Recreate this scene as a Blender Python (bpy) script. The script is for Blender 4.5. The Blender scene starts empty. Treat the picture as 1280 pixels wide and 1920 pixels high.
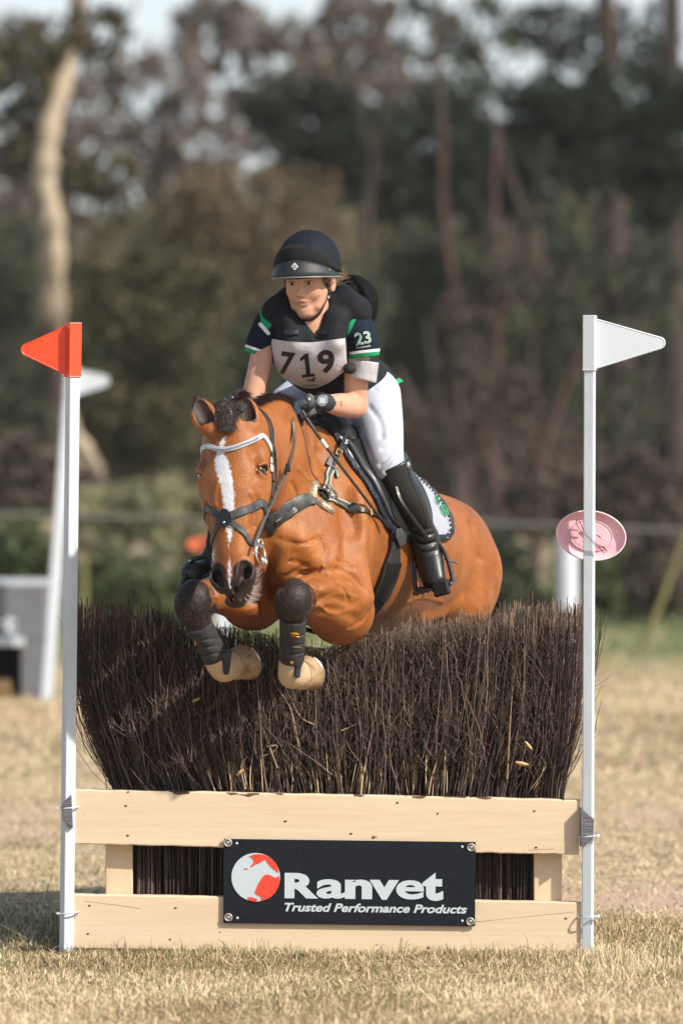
import bpy, math, random, time
import numpy as np
from mathutils import Vector, Matrix
from mathutils.bvhtree import BVHTree
T0 = time.time()
S = bpy.context.scene
R = math.radians
# ------------------------------------------------------------------ camera
# 200 mm lens, 18.7 m from the fence, 1.7 m above the ground; world: x right, y away from the camera, z up
CAM_D, CAM_H, FPX, HOR = 18.7, 1.7, 10667.0, 807.0
cam = bpy.data.objects.new("camera", bpy.data.cameras.new("camera"))
S.collection.objects.link(cam)
cam.location = (0, -CAM_D, CAM_H)
cam.rotation_euler = (R(90), 0, 0)
cd = cam.data
cd.sensor_fit = 'VERTICAL'; cd.sensor_height = 36; cd.sensor_width = 24; cd.lens = 200
cd.shift_y = (HOR - 960) / 1920
cd.clip_start = 1; cd.clip_end = 2000
cd.dof.use_dof = True; cd.dof.focus_distance = 18.65; cd.dof.aperture_fstop = 2.5
S.camera = cam
S.render.resolution_x, S.render.resolution_y = 682, 1024
# ------------------------------------------------------------------ light
SUN_AZ, SUN_EL = 124, 40         # clockwise from +y (away from the camera), degrees
w = bpy.data.worlds.new("World"); S.world = w; w.use_nodes = True
nt = w.node_tree
sky = nt.nodes.new("ShaderNodeTexSky"); sky.sky_type = 'NISHITA'; sky.sun_disc = False
sky.sun_elevation = R(SUN_EL); sky.sun_rotation = R(SUN_AZ); sky.dust_density = 2.0; sky.air_density = 1.0
nt.links.new(sky.outputs[0], nt.nodes["Background"].inputs[0])
nt.nodes["Background"].inputs[1].default_value = 0.11
sl = bpy.data.lights.new("sun", 'SUN'); sl.energy = 4.8; sl.angle = R(1.2); sl.color = (1.0, 0.93, 0.82)
so = bpy.data.objects.new("sun", sl); S.collection.objects.link(so)
sdir = Vector((math.sin(R(SUN_AZ)) * math.cos(R(SUN_EL)), math.cos(R(SUN_AZ)) * math.cos(R(SUN_EL)), math.sin(R(SUN_EL))))
so.rotation_euler = (-sdir).to_track_quat('-Z', 'Y').to_euler()
so.location = (8, -8, 12)
S.view_settings.view_transform = 'Standard'; S.view_settings.look = 'None'
S.view_settings.exposure = 0.36; S.view_settings.gamma = 1
S.render.engine = 'CYCLES'
S.cycles.use_denoising = True
S.cycles.max_bounces = 6; S.cycles.transparent_max_bounces = 4
S.cycles.caustics_reflective = False; S.cycles.caustics_refractive = False

# ------------------------------------------------------------------ helpers
V = lambda *a: np.array(a if len(a) > 1 else a[0], dtype=float)
def P(px, py, y):
    """world point at depth y (0 = fence front) seen at photo pixel px, py"""
    k = (CAM_D + y) / FPX
    return V((px - 640) * k, y, CAM_H - (py - HOR) * k)
def nrm(v):
    v = V(v); return v / (np.linalg.norm(v) + 1e-12)
WL = {}
def link(o, parent=None, loc=None):
    S.collection.objects.link(o)
    if parent is not None:
        o.parent = parent
        o.location = -Vector(WL[parent.name])
    WL[o.name] = (0, 0, 0)
    return o
def thing(name, loc, label, cat, group=None):
    o = bpy.data.objects.new(name, None); S.collection.objects.link(o)
    o.location = Vector(loc); o.empty_display_size = .1
    WL[o.name] = tuple(float(c) for c in loc)
    tag(o, label, cat, group); return o
def tag(o, label=None, cat=None, group=None, kind=None):
    if label: o['label'] = label
    if cat: o['category'] = cat
    if group: o['group'] = group
    if kind: o['kind'] = kind
    return o
def np_mesh(name, v, f, smooth=True):
    """mesh out of a vertex array and ONE array of tris or quads"""
    me = bpy.data.meshes.new(name)
    v = np.ascontiguousarray(v, dtype=np.float32); f = np.ascontiguousarray(f, dtype=np.int32)
    n, k = f.shape
    me.vertices.add(len(v)); me.vertices.foreach_set('co', v.ravel())
    me.loops.add(n * k); me.loops.foreach_set('vertex_index', f.ravel())
    me.polygons.add(n)
    me.polygons.foreach_set('loop_start', np.arange(0, n * k, k, dtype=np.int32))
    me.polygons.foreach_set('loop_total', np.full(n, k, dtype=np.int32))
    me.polygons.foreach_set('use_smooth', np.full(n, smooth, dtype=bool))
    me.update(calc_edges=True)
    return me
def np_obj(name, v, f, mat, parent=None, smooth=True, attrs=None):
    me = np_mesh(name, v, f, smooth)
    for k, a in (attrs or {}).items():
        at = me.attributes.new(k, 'FLOAT', 'POINT'); at.data.foreach_set('value', np.ascontiguousarray(a, dtype=np.float32))
    me.materials.append(mat)
    o = bpy.data.objects.new(name, me)
    return link(o, parent)

def spline(pts, n):
    """Catmull-Rom through pts (each row may carry extra columns)"""
    p = np.array(pts, dtype=float)
    if len(p) == 2:
        t = np.linspace(0, 1, n)[:, None]; return p[0] * (1 - t) + p[1] * t
    q = np.vstack([2 * p[0] - p[1], p, 2 * p[-1] - p[-2]])
    out = []
    for u in np.linspace(0, len(p) - 1, n):
        i = min(int(u), len(p) - 2); t = u - i
        a, b, c, d = q[i:i + 4]
        out.append(.5 * ((2 * b) + (c - a) * t + (2 * a - 5 * b + 4 * c - d) * t * t + (3 * b - 3 * c + d - a) * t ** 3))
    return np.array(out)

def smooth01(x, a, b): t = np.clip((x - a) / (b - a), 0, 1); return t * t * (3 - 2 * t)

class MB:
    """collects shapes, links them as ONE mesh object"""
    def __init__(s): s.v, s.f = [], []
    def add(s, v, f):
        o = len(s.v); s.v += [tuple(float(c) for c in q) for q in v]; s.f += [tuple(i + o for i in q) for q in f]
    def box(s, c, d, ax=None):
        ax = np.eye(3) if ax is None else np.array(ax, dtype=float); c = V(c)
        vs = [c + ax.T @ (V(i, j, k) * V(d) / 2) for i in (-1, 1) for j in (-1, 1) for k in (-1, 1)]
        s.add(vs, [(0, 1, 3, 2), (4, 6, 7, 5), (0, 4, 5, 1), (2, 3, 7, 6), (0, 2, 6, 4), (1, 5, 7, 3)])
    def tube(s, pts, r, n=8, caps=True, flat=None, closed=False, roll=0):
        pts = [V(p) for p in pts]; m = len(pts)
        rr = list(r) if hasattr(r, '__len__') else [r] * m
        prev = None; vs = []
        for i, p in enumerate(pts):
            if closed: t = nrm(pts[(i + 1) % m] - pts[i - 1])
            else: t = nrm(pts[min(i + 1, m - 1)] - pts[max(i - 1, 0)])
            if prev is None:
                a = V(0, 0, 1) if abs(t[2]) < .9 else V(1, 0, 0)
                u = nrm(np.cross(a, t))
            else:
                u = prev - t * np.dot(prev, t); u = nrm(u)
            prev = u; w_ = np.cross(t, u)
            for k in range(n):
                an = 2 * math.pi * k / n + roll
                f2 = 1 if flat is None else flat
                vs.append(p + rr[i] * (math.cos(an) * u + math.sin(an) * w_ * f2))
        fs = []
        for i in range(m if closed else m - 1):
            j = (i + 1) % m
            for k in range(n):
                l = (k + 1) % n
                fs.append((i * n + k, i * n + l, j * n + l, j * n + k))
        if caps and not closed:
            fs.append(tuple(range(n - 1, -1, -1))); fs.append(tuple((m - 1) * n + k for k in range(n)))
        s.add(vs, fs)
    def ribbon(s, pts, nrms, wid, th):
        """strap: pts + outward normals; width across, thickness out"""
        m = len(pts); pts = [V(p) for p in pts]; vs = []
        ww = list(wid) if hasattr(wid, '__len__') else [wid] * m
        for i in range(m):
            t = nrm(pts[min(i + 1, m - 1)] - pts[max(i - 1, 0)]); n_ = nrm(nrms[i]); b = nrm(np.cross(t, n_))
            h = ww[i] / 2
            for (x, y) in ((-h, 0), (-h, th * .6), (-h * .8, th), (h * .8, th), (h, th * .6), (h, 0)):
                vs.append(pts[i] + b * x + n_ * y)
        fs = []
        for i in range(m - 1):
            for k in range(6):
                l = (k + 1) % 6
                fs.append((i * 6 + k, (i + 1) * 6 + k, (i + 1) * 6 + l, i * 6 + l))
        fs.append(tuple(range(6))); fs.append(tuple((m - 1) * 6 + k for k in range(5, -1, -1)))
        s.add(vs, fs)
    def ell(s, c, r, ax=None, nu=16, nv=10):
        ax = np.eye(3) if ax is None else np.array(ax, dtype=float); c = V(c); r = V(r) if hasattr(r, '__len__') else V(r, r, r)
        vs = []; fs = []
        for j in range(nv + 1):
            th = math.pi * j / nv
            for i in range(nu):
                ph = 2 * math.pi * i / nu
                vs.append(c + ax.T @ (V(math.sin(th) * math.cos(ph), math.sin(th) * math.sin(ph), math.cos(th)) * r))
        for j in range(nv):
            for i in range(nu):
                k = (i + 1) % nu
                fs.append((j * nu + i, (j + 1) * nu + i, (j + 1) * nu + k, j * nu + k))
        s.add(vs, fs)
    def prism(s, poly, o, ux, uy, un, th):
        """2-D outline extruded by th along un"""
        o, ux, uy, un = V(o), V(ux), V(uy), V(un); n = len(poly)
        vs = [o + ux * a + uy * b for a, b in poly] + [o + ux * a + uy * b + un * th for a, b in poly]
        s.add(vs, [tuple(range(n - 1, -1, -1)), tuple(range(n, 2 * n))] + [(i, (i + 1) % n, n + (i + 1) % n, n + i) for i in range(n)])
    def build(s, name, mat, parent=None, smooth=True, bevel=0, auto=None):
        me = bpy.data.meshes.new(name); me.from_pydata(s.v, [], s.f); me.validate()
        me.materials.append(mat)
        me.polygons.foreach_set('use_smooth', [smooth] * len(me.polygons)); me.update()
        o = bpy.data.objects.new(name, me); link(o, parent)
        import bmesh
        bm = bmesh.new(); bm.from_mesh(me)
        bmesh.ops.recalc_face_normals(bm, faces=bm.faces); 
        if smooth:
            for e in bm.edges:
                if len(e.link_faces) == 2 and e.calc_face_angle(0) > (auto or .7): e.smooth = False
        bm.to_mesh(me); bm.free()
        if bevel:
            b = o.modifiers.new('bevel', 'BEVEL'); b.width = bevel; b.segments = 2; b.limit_method = 'ANGLE'
        return o

# ------------------------------------------------------------------ materials
def mat(name, col, rough=.7, col2=None, scale=20, bump=0, bscale=60, metal=0, sheen=0, spec=.5, coat=0, detail=6, stretch=None, lo=.35, hi=.65, trans=0, bdist=.01, bump2=None):
    m = bpy.data.materials.new(name); m.use_nodes = True
    n = m.node_tree.nodes; l = m.node_tree.links; b = n['Principled BSDF']
    b.inputs['Base Color'].default_value = (*col, 1); b.inputs['Roughness'].default_value = rough
    b.inputs['Metallic'].default_value = metal; b.inputs['Specular IOR Level'].default_value = spec
    if sheen: b.inputs['Sheen Weight'].default_value = sheen; b.inputs['Sheen Roughness'].default_value = .4
    if coat: b.inputs['Coat Weight'].default_value = coat; b.inputs['Coat Roughness'].default_value = .15
    tc = n.new('ShaderNodeTexCoord'); co = tc.outputs['Object']
    if stretch:
        mp = n.new('ShaderNodeMapping'); mp.inputs['Scale'].default_value = stretch
        l.new(co, mp.inputs[0]); co = mp.outputs[0]
    if col2 is not None:
        t = n.new('ShaderNodeTexNoise'); t.inputs['Scale'].default_value = scale; t.inputs['Detail'].default_value = detail
        t.inputs['Roughness'].default_value = .65
        l.new(co, t.inputs['Vector'])
        r = n.new('ShaderNodeMapRange'); r.inputs[1].default_value = lo; r.inputs[2].default_value = hi
        l.new(t.outputs[0], r.inputs[0])
        x = n.new('ShaderNodeMix'); x.data_type = 'RGBA'; x.inputs[6].default_value = (*col, 1); x.inputs[7].default_value = (*col2, 1)
        l.new(r.outputs[0], x.inputs[0]); l.new(x.outputs[2], b.inputs['Base Color'])
    if bump:
        t = n.new('ShaderNodeTexNoise'); t.inputs['Scale'].default_value = bscale; t.inputs['Detail'].default_value = 4
        l.new(co, t.inputs['Vector'])
        bp = n.new('ShaderNodeBump'); bp.inputs['Strength'].default_value = bump; bp.inputs['Distance'].default_value = bdist
        l.new(t.outputs[0], bp.inputs['Height']); l.new(bp.outputs[0], b.inputs['Normal'])
        if bump2:
            t2 = n.new('ShaderNodeTexNoise'); t2.inputs['Scale'].default_value = bump2[0]; t2.inputs['Detail'].default_value = 3; l.new(tc.outputs['Object'], t2.inputs['Vector'])
            b2 = n.new('ShaderNodeBump'); b2.inputs['Strength'].default_value = bump2[1]; b2.inputs['Distance'].default_value = bump2[2]
            l.new(t2.outputs[0], b2.inputs['Height']); l.new(b2.outputs[0], bp.inputs['Normal'])
    return m
def mixattr(m, attr, col, lo=0., hi=1., noise=0, nscale=200, stretch=None, rough=None):
    """lay a second colour over a material's base colour where a vertex attribute says so"""
    n = m.node_tree.nodes; l = m.node_tree.links; b = n['Principled BSDF']; s_ = b.inputs['Base Color']
    a = n.new('ShaderNodeAttribute'); a.attribute_name = attr
    v = a.outputs['Fac']
    if noise:
        tc = n.new('ShaderNodeTexCoord'); co = tc.outputs['Object']
        if stretch:
            mp = n.new('ShaderNodeMapping'); mp.inputs['Scale'].default_value = stretch; l.new(co, mp.inputs[0]); co = mp.outputs[0]
        t = n.new('ShaderNodeTexNoise'); t.inputs['Scale'].default_value = nscale; t.inputs['Detail'].default_value = 4
        l.new(co, t.inputs['Vector'])
        q = n.new('ShaderNodeMath'); q.operation = 'MULTIPLY_ADD'; q.inputs[1].default_value = noise
        l.new(t.outputs[0], q.inputs[0]); l.new(v, q.inputs[2])
        q2 = n.new('ShaderNodeMath'); q2.operation = 'SUBTRACT'; q2.inputs[1].default_value = noise * .5
        l.new(q.outputs[0], q2.inputs[0]); v = q2.outputs[0]
    r = n.new('ShaderNodeMapRange'); r.interpolation_type = 'SMOOTHSTEP'; r.inputs[1].default_value = lo; r.inputs[2].default_value = hi
    l.new(v, r.inputs[0])
    x = n.new('ShaderNodeMix'); x.data_type = 'RGBA'; x.inputs[7].default_value = (*col, 1)
    if s_.is_linked: l.new(s_.links[0].from_socket, x.inputs[6])
    else: x.inputs[6].default_value = s_.default_value
    l.new(r.outputs[0], x.inputs[0]); l.new(x.outputs[2], s_)
    return m

# ------------------------------------------------------------------ signed distance fields: organic bodies as ONE continuous surface
def smin(a, b, k):
    if k <= 0: return np.minimum(a, b)
    h = np.maximum(k - np.abs(a - b), 0) / k
    return np.minimum(a, b) - h * h * k * .25
class Field:
    def __init__(s, lo, hi, h):
        s.lo = V(lo); s.h = h; s.n = np.ceil((V(hi) - s.lo) / h).astype(int) + 1
        s.d = np.full(tuple(s.n), .3, dtype=np.float32)
        s.ax = [(s.lo[i] + h * np.arange(s.n[i])).astype(np.float32) for i in range(3)]
    def reg(s, lo, hi):
        a = np.clip(np.floor((V(lo) - s.lo) / s.h).astype(int), 0, s.n); b = np.clip(np.ceil((V(hi) - s.lo) / s.h).astype(int) + 1, 0, s.n)
        if (b <= a).any(): return None
        sl_ = tuple(slice(a[i], b[i]) for i in range(3))
        return sl_, (s.ax[0][sl_[0]][:, None, None], s.ax[1][sl_[1]][None, :, None], s.ax[2][sl_[2]][None, None, :])
    def _op(s, sl_, v, k, sub):
        if sub: s.d[sl_] = -smin(-s.d[sl_], v, k)
        else: s.d[sl_] = smin(s.d[sl_], v, k)
    def ell(s, c, r, ax=None, k=.02, sub=False):
        c = V(c); r = V(r) if hasattr(r, '__len__') else V(r, r, r); m = r.max() + k + 4 * s.h
        g = s.reg(c - m, c + m)
        if g is None: return
        sl_, (X, Y, Z) = g
        X, Y, Z = X - c[0], Y - c[1], Z - c[2]
        if ax is None: u, v_, w_ = X, Y, Z
        else:
            ax = [nrm(q) for q in ax]; u, v_, w_ = [X * q[0] + Y * q[1] + Z * q[2] for q in ax]
        k0 = np.sqrt((u / r[0]) ** 2 + (v_ / r[1]) ** 2 + (w_ / r[2]) ** 2)
        k1 = np.sqrt((u / r[0] ** 2) ** 2 + (v_ / r[1] ** 2) ** 2 + (w_ / r[2] ** 2) ** 2) + 1e-6
        s._op(sl_, (k0 * (k0 - 1) / k1).astype(np.float32), k, sub)
    def loft(s, pts, a, b=None, side=None, k=.02, sub=False, n=None):
        pts = np.array([V(p) for p in pts]); a = np.array(a, dtype=float); b = a if b is None else np.array(b, dtype=float)
        n = n or (len(pts) - 1) * 8 + 1
        q = spline(np.column_stack([pts, a, b]), n)
        m = max(q[:, 3].max(), q[:, 4].max()) + k + 4 * s.h
        g = s.reg(q[:, :3].min(0) - m, q[:, :3].max(0) + m)
        if g is None: return
        sl_, (X, Y, Z) = g
        shp = s.d[sl_].shape; tmp = np.full(shp, .3, dtype=np.float32)
        o = V(s.ax[0][sl_[0]][0], s.ax[1][sl_[1]][0], s.ax[2][sl_[2]][0])
        for i in range(n - 1):
            p0, p1 = q[i, :3], q[i + 1, :3]; L = np.linalg.norm(p1 - p0)
            if L < 1e-6: continue
            mm = max(q[i:i + 2, 3].max(), q[i:i + 2, 4].max()) + k + 4 * s.h
            lo = np.minimum(p0, p1) - mm - o; hi = np.maximum(p0, p1) + mm - o
            ia = np.clip(np.floor(lo / s.h).astype(int), 0, shp); ib = np.clip(np.ceil(hi / s.h).astype(int) + 1, 0, shp)
            if (ib <= ia).any(): continue
            t = (p1 - p0) / L
            sd = V(1, 0, 0) if side is None else V(side)
            if abs(np.dot(sd, t)) > .97: sd = V(0, 0, 1) if side is None else V(.3, .2, 1)
            sd = nrm(sd - t * np.dot(sd, t)); up = np.cross(t, sd)
            x = X[ia[0]:ib[0]] - p0[0]; y = Y[:, ia[1]:ib[1]] - p0[1]; z = Z[:, :, ia[2]:ib[2]] - p0[2]
            wt = x * t[0] + y * t[1] + z * t[2]
            c = np.clip(wt / L, 0, 1)
            A = q[i, 3] + (q[i + 1, 3] - q[i, 3]) * c; B = q[i, 4] + (q[i + 1, 4] - q[i, 4]) * c
            su = (x * sd[0] + y * sd[1] + z * sd[2]); sv = (x * up[0] + y * up[1] + z * up[2]); sw = wt - c * L
            C = np.minimum(A, B)
            k0 = np.sqrt((su / A) ** 2 + (sv / B) ** 2 + (sw / C) ** 2)
            k1 = np.sqrt((su / A ** 2) ** 2 + (sv / B ** 2) ** 2 + (sw / C ** 2) ** 2) + 1e-6
            v = (k0 * (k0 - 1) / k1).astype(np.float32)
            ss = (slice(ia[0], ib[0]), slice(ia[1], ib[1]), slice(ia[2], ib[2]))
            tmp[ss] = np.minimum(tmp[ss], v)
        s._op(sl_, tmp, k, sub)
    def hit(s, px, py):
        o = V(0, -CAM_D, CAM_H); dr = P(px, py, 0) - o; dr = dr / dr[1]
        for y in np.arange(s.ax[1][0], s.ax[1][-1], s.h * .7):
            p = o + dr * (y + CAM_D); i = np.round((p - s.lo) / s.h).astype(int)
            if (i >= 0).all() and (i < s.n).all() and s.d[tuple(i)] < 0: return p
        return None
    def crease(s, pix, r=.006, k=.02, out=.0):
        """a fold (r > 0) or a ridge (r < 0) drawn along the visible surface"""
        ps = [s.hit(*q) for q in pix]; ps = [q + V(0, -out, 0) for q in ps if q is not None]
        if len(ps) > 1: s.loft(ps, [abs(r)] * len(ps), k=k, sub=r > 0)
    def clip(s, p, n):
        """keep the side the normal n points away from"""
        p = V(p); n = nrm(n)
        X, Y, Z = s.ax[0][:, None, None], s.ax[1][None, :, None], s.ax[2][None, None, :]
        s.d = np.maximum(s.d, ((X - p[0]) * n[0] + (Y - p[1]) * n[1] + (Z - p[2]) * n[2]).astype(np.float32))
    def mesh(s):
        """surface nets"""
        d = s.d; n = d.shape; ins = d < 0
        cnt = np.zeros((n[0] - 1, n[1] - 1, n[2] - 1), dtype=np.uint8)
        for i in (0, 1):
            for j in (0, 1):
                for k in (0, 1): cnt += ins[i:n[0] - 1 + i, j:n[1] - 1 + j, k:n[2] - 1 + k]
        cs = cnt.shape
        ids = np.flatnonzero((cnt > 0) & (cnt < 8))
        I, J, K = np.unravel_index(ids, cs)
        c = np.empty((2, 2, 2, len(ids)), dtype=np.float32)
        for i in (0, 1):
            for j in (0, 1):
                for k in (0, 1): c[i, j, k] = d[I + i, J + j, K + k]
        acc = np.zeros((3, len(ids))); num = np.zeros(len(ids))
        for ax in range(3):
            for u in (0, 1):
                for v in (0, 1):
                    i0 = [0, 0, 0]; o = [q for q in range(3) if q != ax]; i0[o[0]], i0[o[1]] = u, v
                    i1 = list(i0); i1[ax] = 1
                    A, B = c[tuple(i0)], c[tuple(i1)]; m = (A < 0) != (B < 0)
                    t = np.where(m, A / np.where(m, A - B, 1), 0)
                    p = [np.full(len(ids), float(i0[q])) for q in range(3)]; p[ax] = t
                    for q in range(3): acc[q] += np.where(m, p[q], 0)
                    num += m
        vv = np.stack([I, J, K]) + acc / num
        verts = s.lo + s.h * vv.T
        quads = []
        for ax in range(3):
            o = [q for q in range(3) if q != ax]
            a = [slice(None)] * 3; b = [slice(None)] * 3; a[ax] = slice(0, -1); b[ax] = slice(1, None)
            ch = ins[tuple(a)] != ins[tuple(b)]
            e = np.stack(np.nonzero(ch))
            ok = (e[o[0]] > 0) & (e[o[1]] > 0) & (e[o[0]] < n[o[0]] - 1) & (e[o[1]] < n[o[1]] - 1)
            e = e[:, ok]
            inn = ins[tuple(e)]
            def cid(du, dv):
                f = e.copy(); f[o[0]] += du; f[o[1]] += dv
                return np.searchsorted(ids, np.ravel_multi_index(tuple(f), cs))
            q = np.stack([cid(-1, -1), cid(0, -1), cid(0, 0), cid(-1, 0)], axis=1)
            flip = inn if ax != 1 else ~inn
            q[~flip] = q[~flip][:, ::-1]
            quads.append(q)
        return verts, np.vstack(quads)
def relax(v, f, it=3, lam=.5):
    e = np.vstack([f[:, [0, 1]], f[:, [1, 2]], f[:, [2, 3]], f[:, [3, 0]]]); e = np.unique(np.sort(e, axis=1), axis=0)
    deg = np.bincount(e.ravel(), minlength=len(v)).astype(float); deg = np.maximum(deg, 1)
    for i in range(it * 2):
        s_ = np.stack([np.bincount(e[:, 0], v[e[:, 1], q], len(v)) + np.bincount(e[:, 1], v[e[:, 0], q], len(v)) for q in range(3)], axis=1)
        v = v + (lam if i % 2 == 0 else -lam * 1.04) * (s_ / deg[:, None] - v)
    return v
class Surf:
    """a mesh one can lay straps and patches on"""
    def __init__(s, v, f):
        s.t = BVHTree.FromPolygons([tuple(p) for p in v.tolist()], [tuple(q) for q in f.tolist()])
    def ray(s, px, py, d=0.):
        o = Vector((0, -CAM_D, CAM_H)); dr = (Vector(P(px, py, 0)) - o).normalized()
        h = s.t.ray_cast(o, dr)
        if h[0] is None: return None
        n = h[1]; n = -n if n.dot(dr) > 0 else n
        return V(h[0]) + V(n) * d, V(n)
    def near(s, p, d=0.):
        h = s.t.find_nearest(Vector(p)); n = Vector(p) - h[0]
        nn = h[1]
        return V(h[0]) + V(nn) * d, V(nn)
    def path(s, pix, n=24, d=0.002, y=None):
        """pix: photo pixels, or world points (length 3 arrays); result points, normals lying on the surface"""
        ps = []
        for q in pix:
            if len(q) == 2:
                h = s.ray(*q)
                ps.append(h[0] if h else None)
            else: ps.append(V(q))
        ps = [p for p in ps if p is not None]
        sp = spline(ps, n); out = [s.near(p, d) for p in sp]
        pts = np.array([o[0] for o in out]); ns = np.array([o[1] for o in out])
        for _ in range(2):
            pts[1:-1] = (pts[:-2] + 2 * pts[1:-1] + pts[2:]) / 4; ns[1:-1] = (ns[:-2] + 2 * ns[1:-1] + ns[2:]) / 4
        return pts, ns
# ================================================================== SETTING
rg = np.random.default_rng(7)
# pale, slightly hazy horizon mixed into the sky (real sky light, the same from everywhere)
tc = nt.nodes.new('ShaderNodeTexCoord'); sx_ = nt.nodes.new('ShaderNodeSeparateXYZ'); nt.links.new(tc.outputs['Generated'], sx_.inputs[0])
mr = nt.nodes.new('ShaderNodeMapRange'); mr.inputs[1].default_value = 0.0; mr.inputs[2].default_value = .35; mr.inputs[3].default_value = .85; mr.inputs[4].default_value = .0
nt.links.new(sx_.outputs[2], mr.inputs[0])
mx = nt.nodes.new('ShaderNodeMix'); mx.data_type = 'RGBA'; mx.inputs[7].default_value = (7.4, 8.1, 8.5, 1)
nt.links.new(mr.outputs[0], mx.inputs[0]); nt.links.new(sky.outputs[0], mx.inputs[6]); nt.links.new(mx.outputs[2], nt.nodes['Background'].inputs[0])

def vnoise(x, y, seed=0):
    """smooth value noise in the plane"""
    xi, yi = np.floor(x).astype(int), np.floor(y).astype(int); fx, fy = x - xi, y - yi
    fx, fy = fx * fx * (3 - 2 * fx), fy * fy * (3 - 2 * fy)
    h = lambda a, b: (np.sin(a * 127.1 + b * 311.7 + seed * 74.7) * 43758.5453) % 1
    return (h(xi, yi) * (1 - fx) + h(xi + 1, yi) * fx) * (1 - fy) + (h(xi, yi + 1) * (1 - fx) + h(xi + 1, yi + 1) * fx) * fy
def fbm(x, y, s=0): return .5 * vnoise(x, y, s) + .27 * vnoise(x * 2.1, y * 2.1, s + 1) + .15 * vnoise(x * 4.3, y * 4.3, s + 2) + .08 * vnoise(x * 9, y * 9, s + 3)
def ground_z(x, y): return .035 * (fbm(x * .5, y * .5, 3) - .5) * np.clip((np.abs(y - .3) - .3) * .5, 0, 1) + .03 * np.exp(-((y + 1.1) / .5) ** 2) * np.clip(x - .3, 0, 1) - .022 * np.clip((.5 - y) / .5, 0, 1)
# ---- ground sheet
ys = np.concatenate([np.linspace(-30, -4.5, 12), np.linspace(-4, 8, 140), np.linspace(8.3, 32, 90), np.linspace(33, 150, 40), [250, 500, 1200]])
xs = np.concatenate([[-900, -300, -100, -40], np.linspace(-20, -4, 20), np.linspace(-3.8, 3.8, 90), np.linspace(4, 20, 20), [40, 100, 300, 900]])
GX, GY = np.meshgrid(xs, ys); GZ = ground_z(GX, GY)
nx_ = len(xs)
gv = np.stack([GX.ravel(), GY.ravel(), GZ.ravel()], 1)
gf = np.array([(j * nx_ + i, j * nx_ + i + 1, (j + 1) * nx_ + i + 1, (j + 1) * nx_ + i) for j in range(len(ys) - 1) for i in range(nx_ - 1)])
def green_at(x, y):
    base = .06 + .28 * np.exp(-((y - 1.2) / 1.3) ** 2) * (x < 0) + .10 + .75 * smooth01(y, 19, 25) * smooth01(-y, -60, -28) + .15 * smooth01(y, 26, 40)
    return np.clip(base + (fbm(x * .9 + 7, y * .35, 11) - .55) * 1.0 * np.clip(.5 + y * .02, .4, 1), 0, 1)
def dirt_at(x, y):
    worn = np.exp(-(((y - 2.0) / 1.1) ** 2)) * smooth01(x, -.6, 1.5)
    return np.clip(worn * .8 + smooth01(fbm(x * .7, y * .5, 21), .56, .75) * .6, 0, 1)
gm = mat('dry_turf', (.56, .44, .28), .95, (.25, .185, .105), 9, bump=.6, bscale=45, bdist=.03, detail=10)
mixattr(gm, 'dirt', (.47, .335, .235), .2, .9, noise=.5, nscale=8)
mixattr(gm, 'green', (.135, .17, .06), .15, .95, noise=.6, nscale=3)
ground = np_obj('ground', gv, gf, gm, attrs={'green': green_at(gv[:, 0], gv[:, 1]), 'dirt': dirt_at(gv[:, 0], gv[:, 1])}); tag(ground, kind='structure')

# ---- grass: real blades, short and dry
def blades(name, n, x0, x1, y0, y1, h, w_, mats, seed, dens=None, lean=.6, clump=0.):
    g_ = np.random.default_rng(seed)
    x = g_.uniform(x0, x1, n); y = g_.uniform(y0, y1, n)
    if dens is not None:
        k = g_.uniform(0, 1, n) < dens(x, y); x, y = x[k], y[k]; n = len(x)
    z = ground_z(x, y) - .002
    an = g_.uniform(0, 2 * np.pi, n); hh = h * g_.lognormal(0, .42, n) * (.6 + .8 * fbm(x * 3, y * 3, 5)); wv = w_ * g_.uniform(.6, 1.4, n)
    la = g_.uniform(0, 2 * np.pi, n); lm = hh * np.minimum(np.abs(g_.normal(0, lean, n)), 4) 
    dx, dy = np.cos(an) * wv / 2, np.sin(an) * wv / 2
    lx, ly = np.cos(la) * lm, np.sin(la) * lm
    p = np.empty((n, 5, 3))
    p[:, 0] = np.stack([x - dx, y - dy, z], 1); p[:, 1] = np.stack([x + dx, y + dy, z], 1)
    p[:, 2] = np.stack([x + lx * .35 + dx * .7, y + ly * .35 + dy * .7, z + hh * .6], 1); p[:, 3] = np.stack([x + lx * .35 - dx * .7, y + ly * .35 - dy * .7, z + hh * .6], 1)
    p[:, 4] = np.stack([x + lx, y + ly, z + hh * np.clip(1 - .3 * (lm / hh), .25, 1)], 1)
    b_ = np.arange(n)[:, None] * 5
    f = np.concatenate([b_ + [0, 1, 2], b_ + [0, 2, 3], b_ + [3, 2, 4]])
    gr = green_at(x, y); t = g_.uniform(0, 1, n); gg = (t < gr * .8).astype(float); sh = np.clip(g_.uniform(0, 1, n) + (fbm(x * 2.2, y * 2.2, 41) - .48) * 1.6, 0, 1); di = np.clip(dirt_at(x, y) + 1.6 * (fbm(x * 1.6 + 3, y * 3., 51) - .5), 0, 1) * g_.uniform(.3, 1, n)
    if mats is None: mats = mg; gg = (t < .75).astype(float)
    o = np_obj(name, p.reshape(-1, 3), f, mats, attrs={'green': np.repeat(gg, 5), 'shade': np.repeat(sh, 5), 'dirt': np.repeat(di, 5)}); tag(o, 'short dry straw-coloured grass with a few green blades', 'grass', kind='stuff'); return o
mg = mat('grass_blade', (.72, .58, .38), .75, spec=.2)
mixattr(mg, 'shade', (.30, .21, .12), .45, 1.0); mixattr(mg, 'dirt', (.52, .29, .155), .35, 1.0); mixattr(mg, 'green', (.13, .17, .05), .3, .7)
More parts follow.
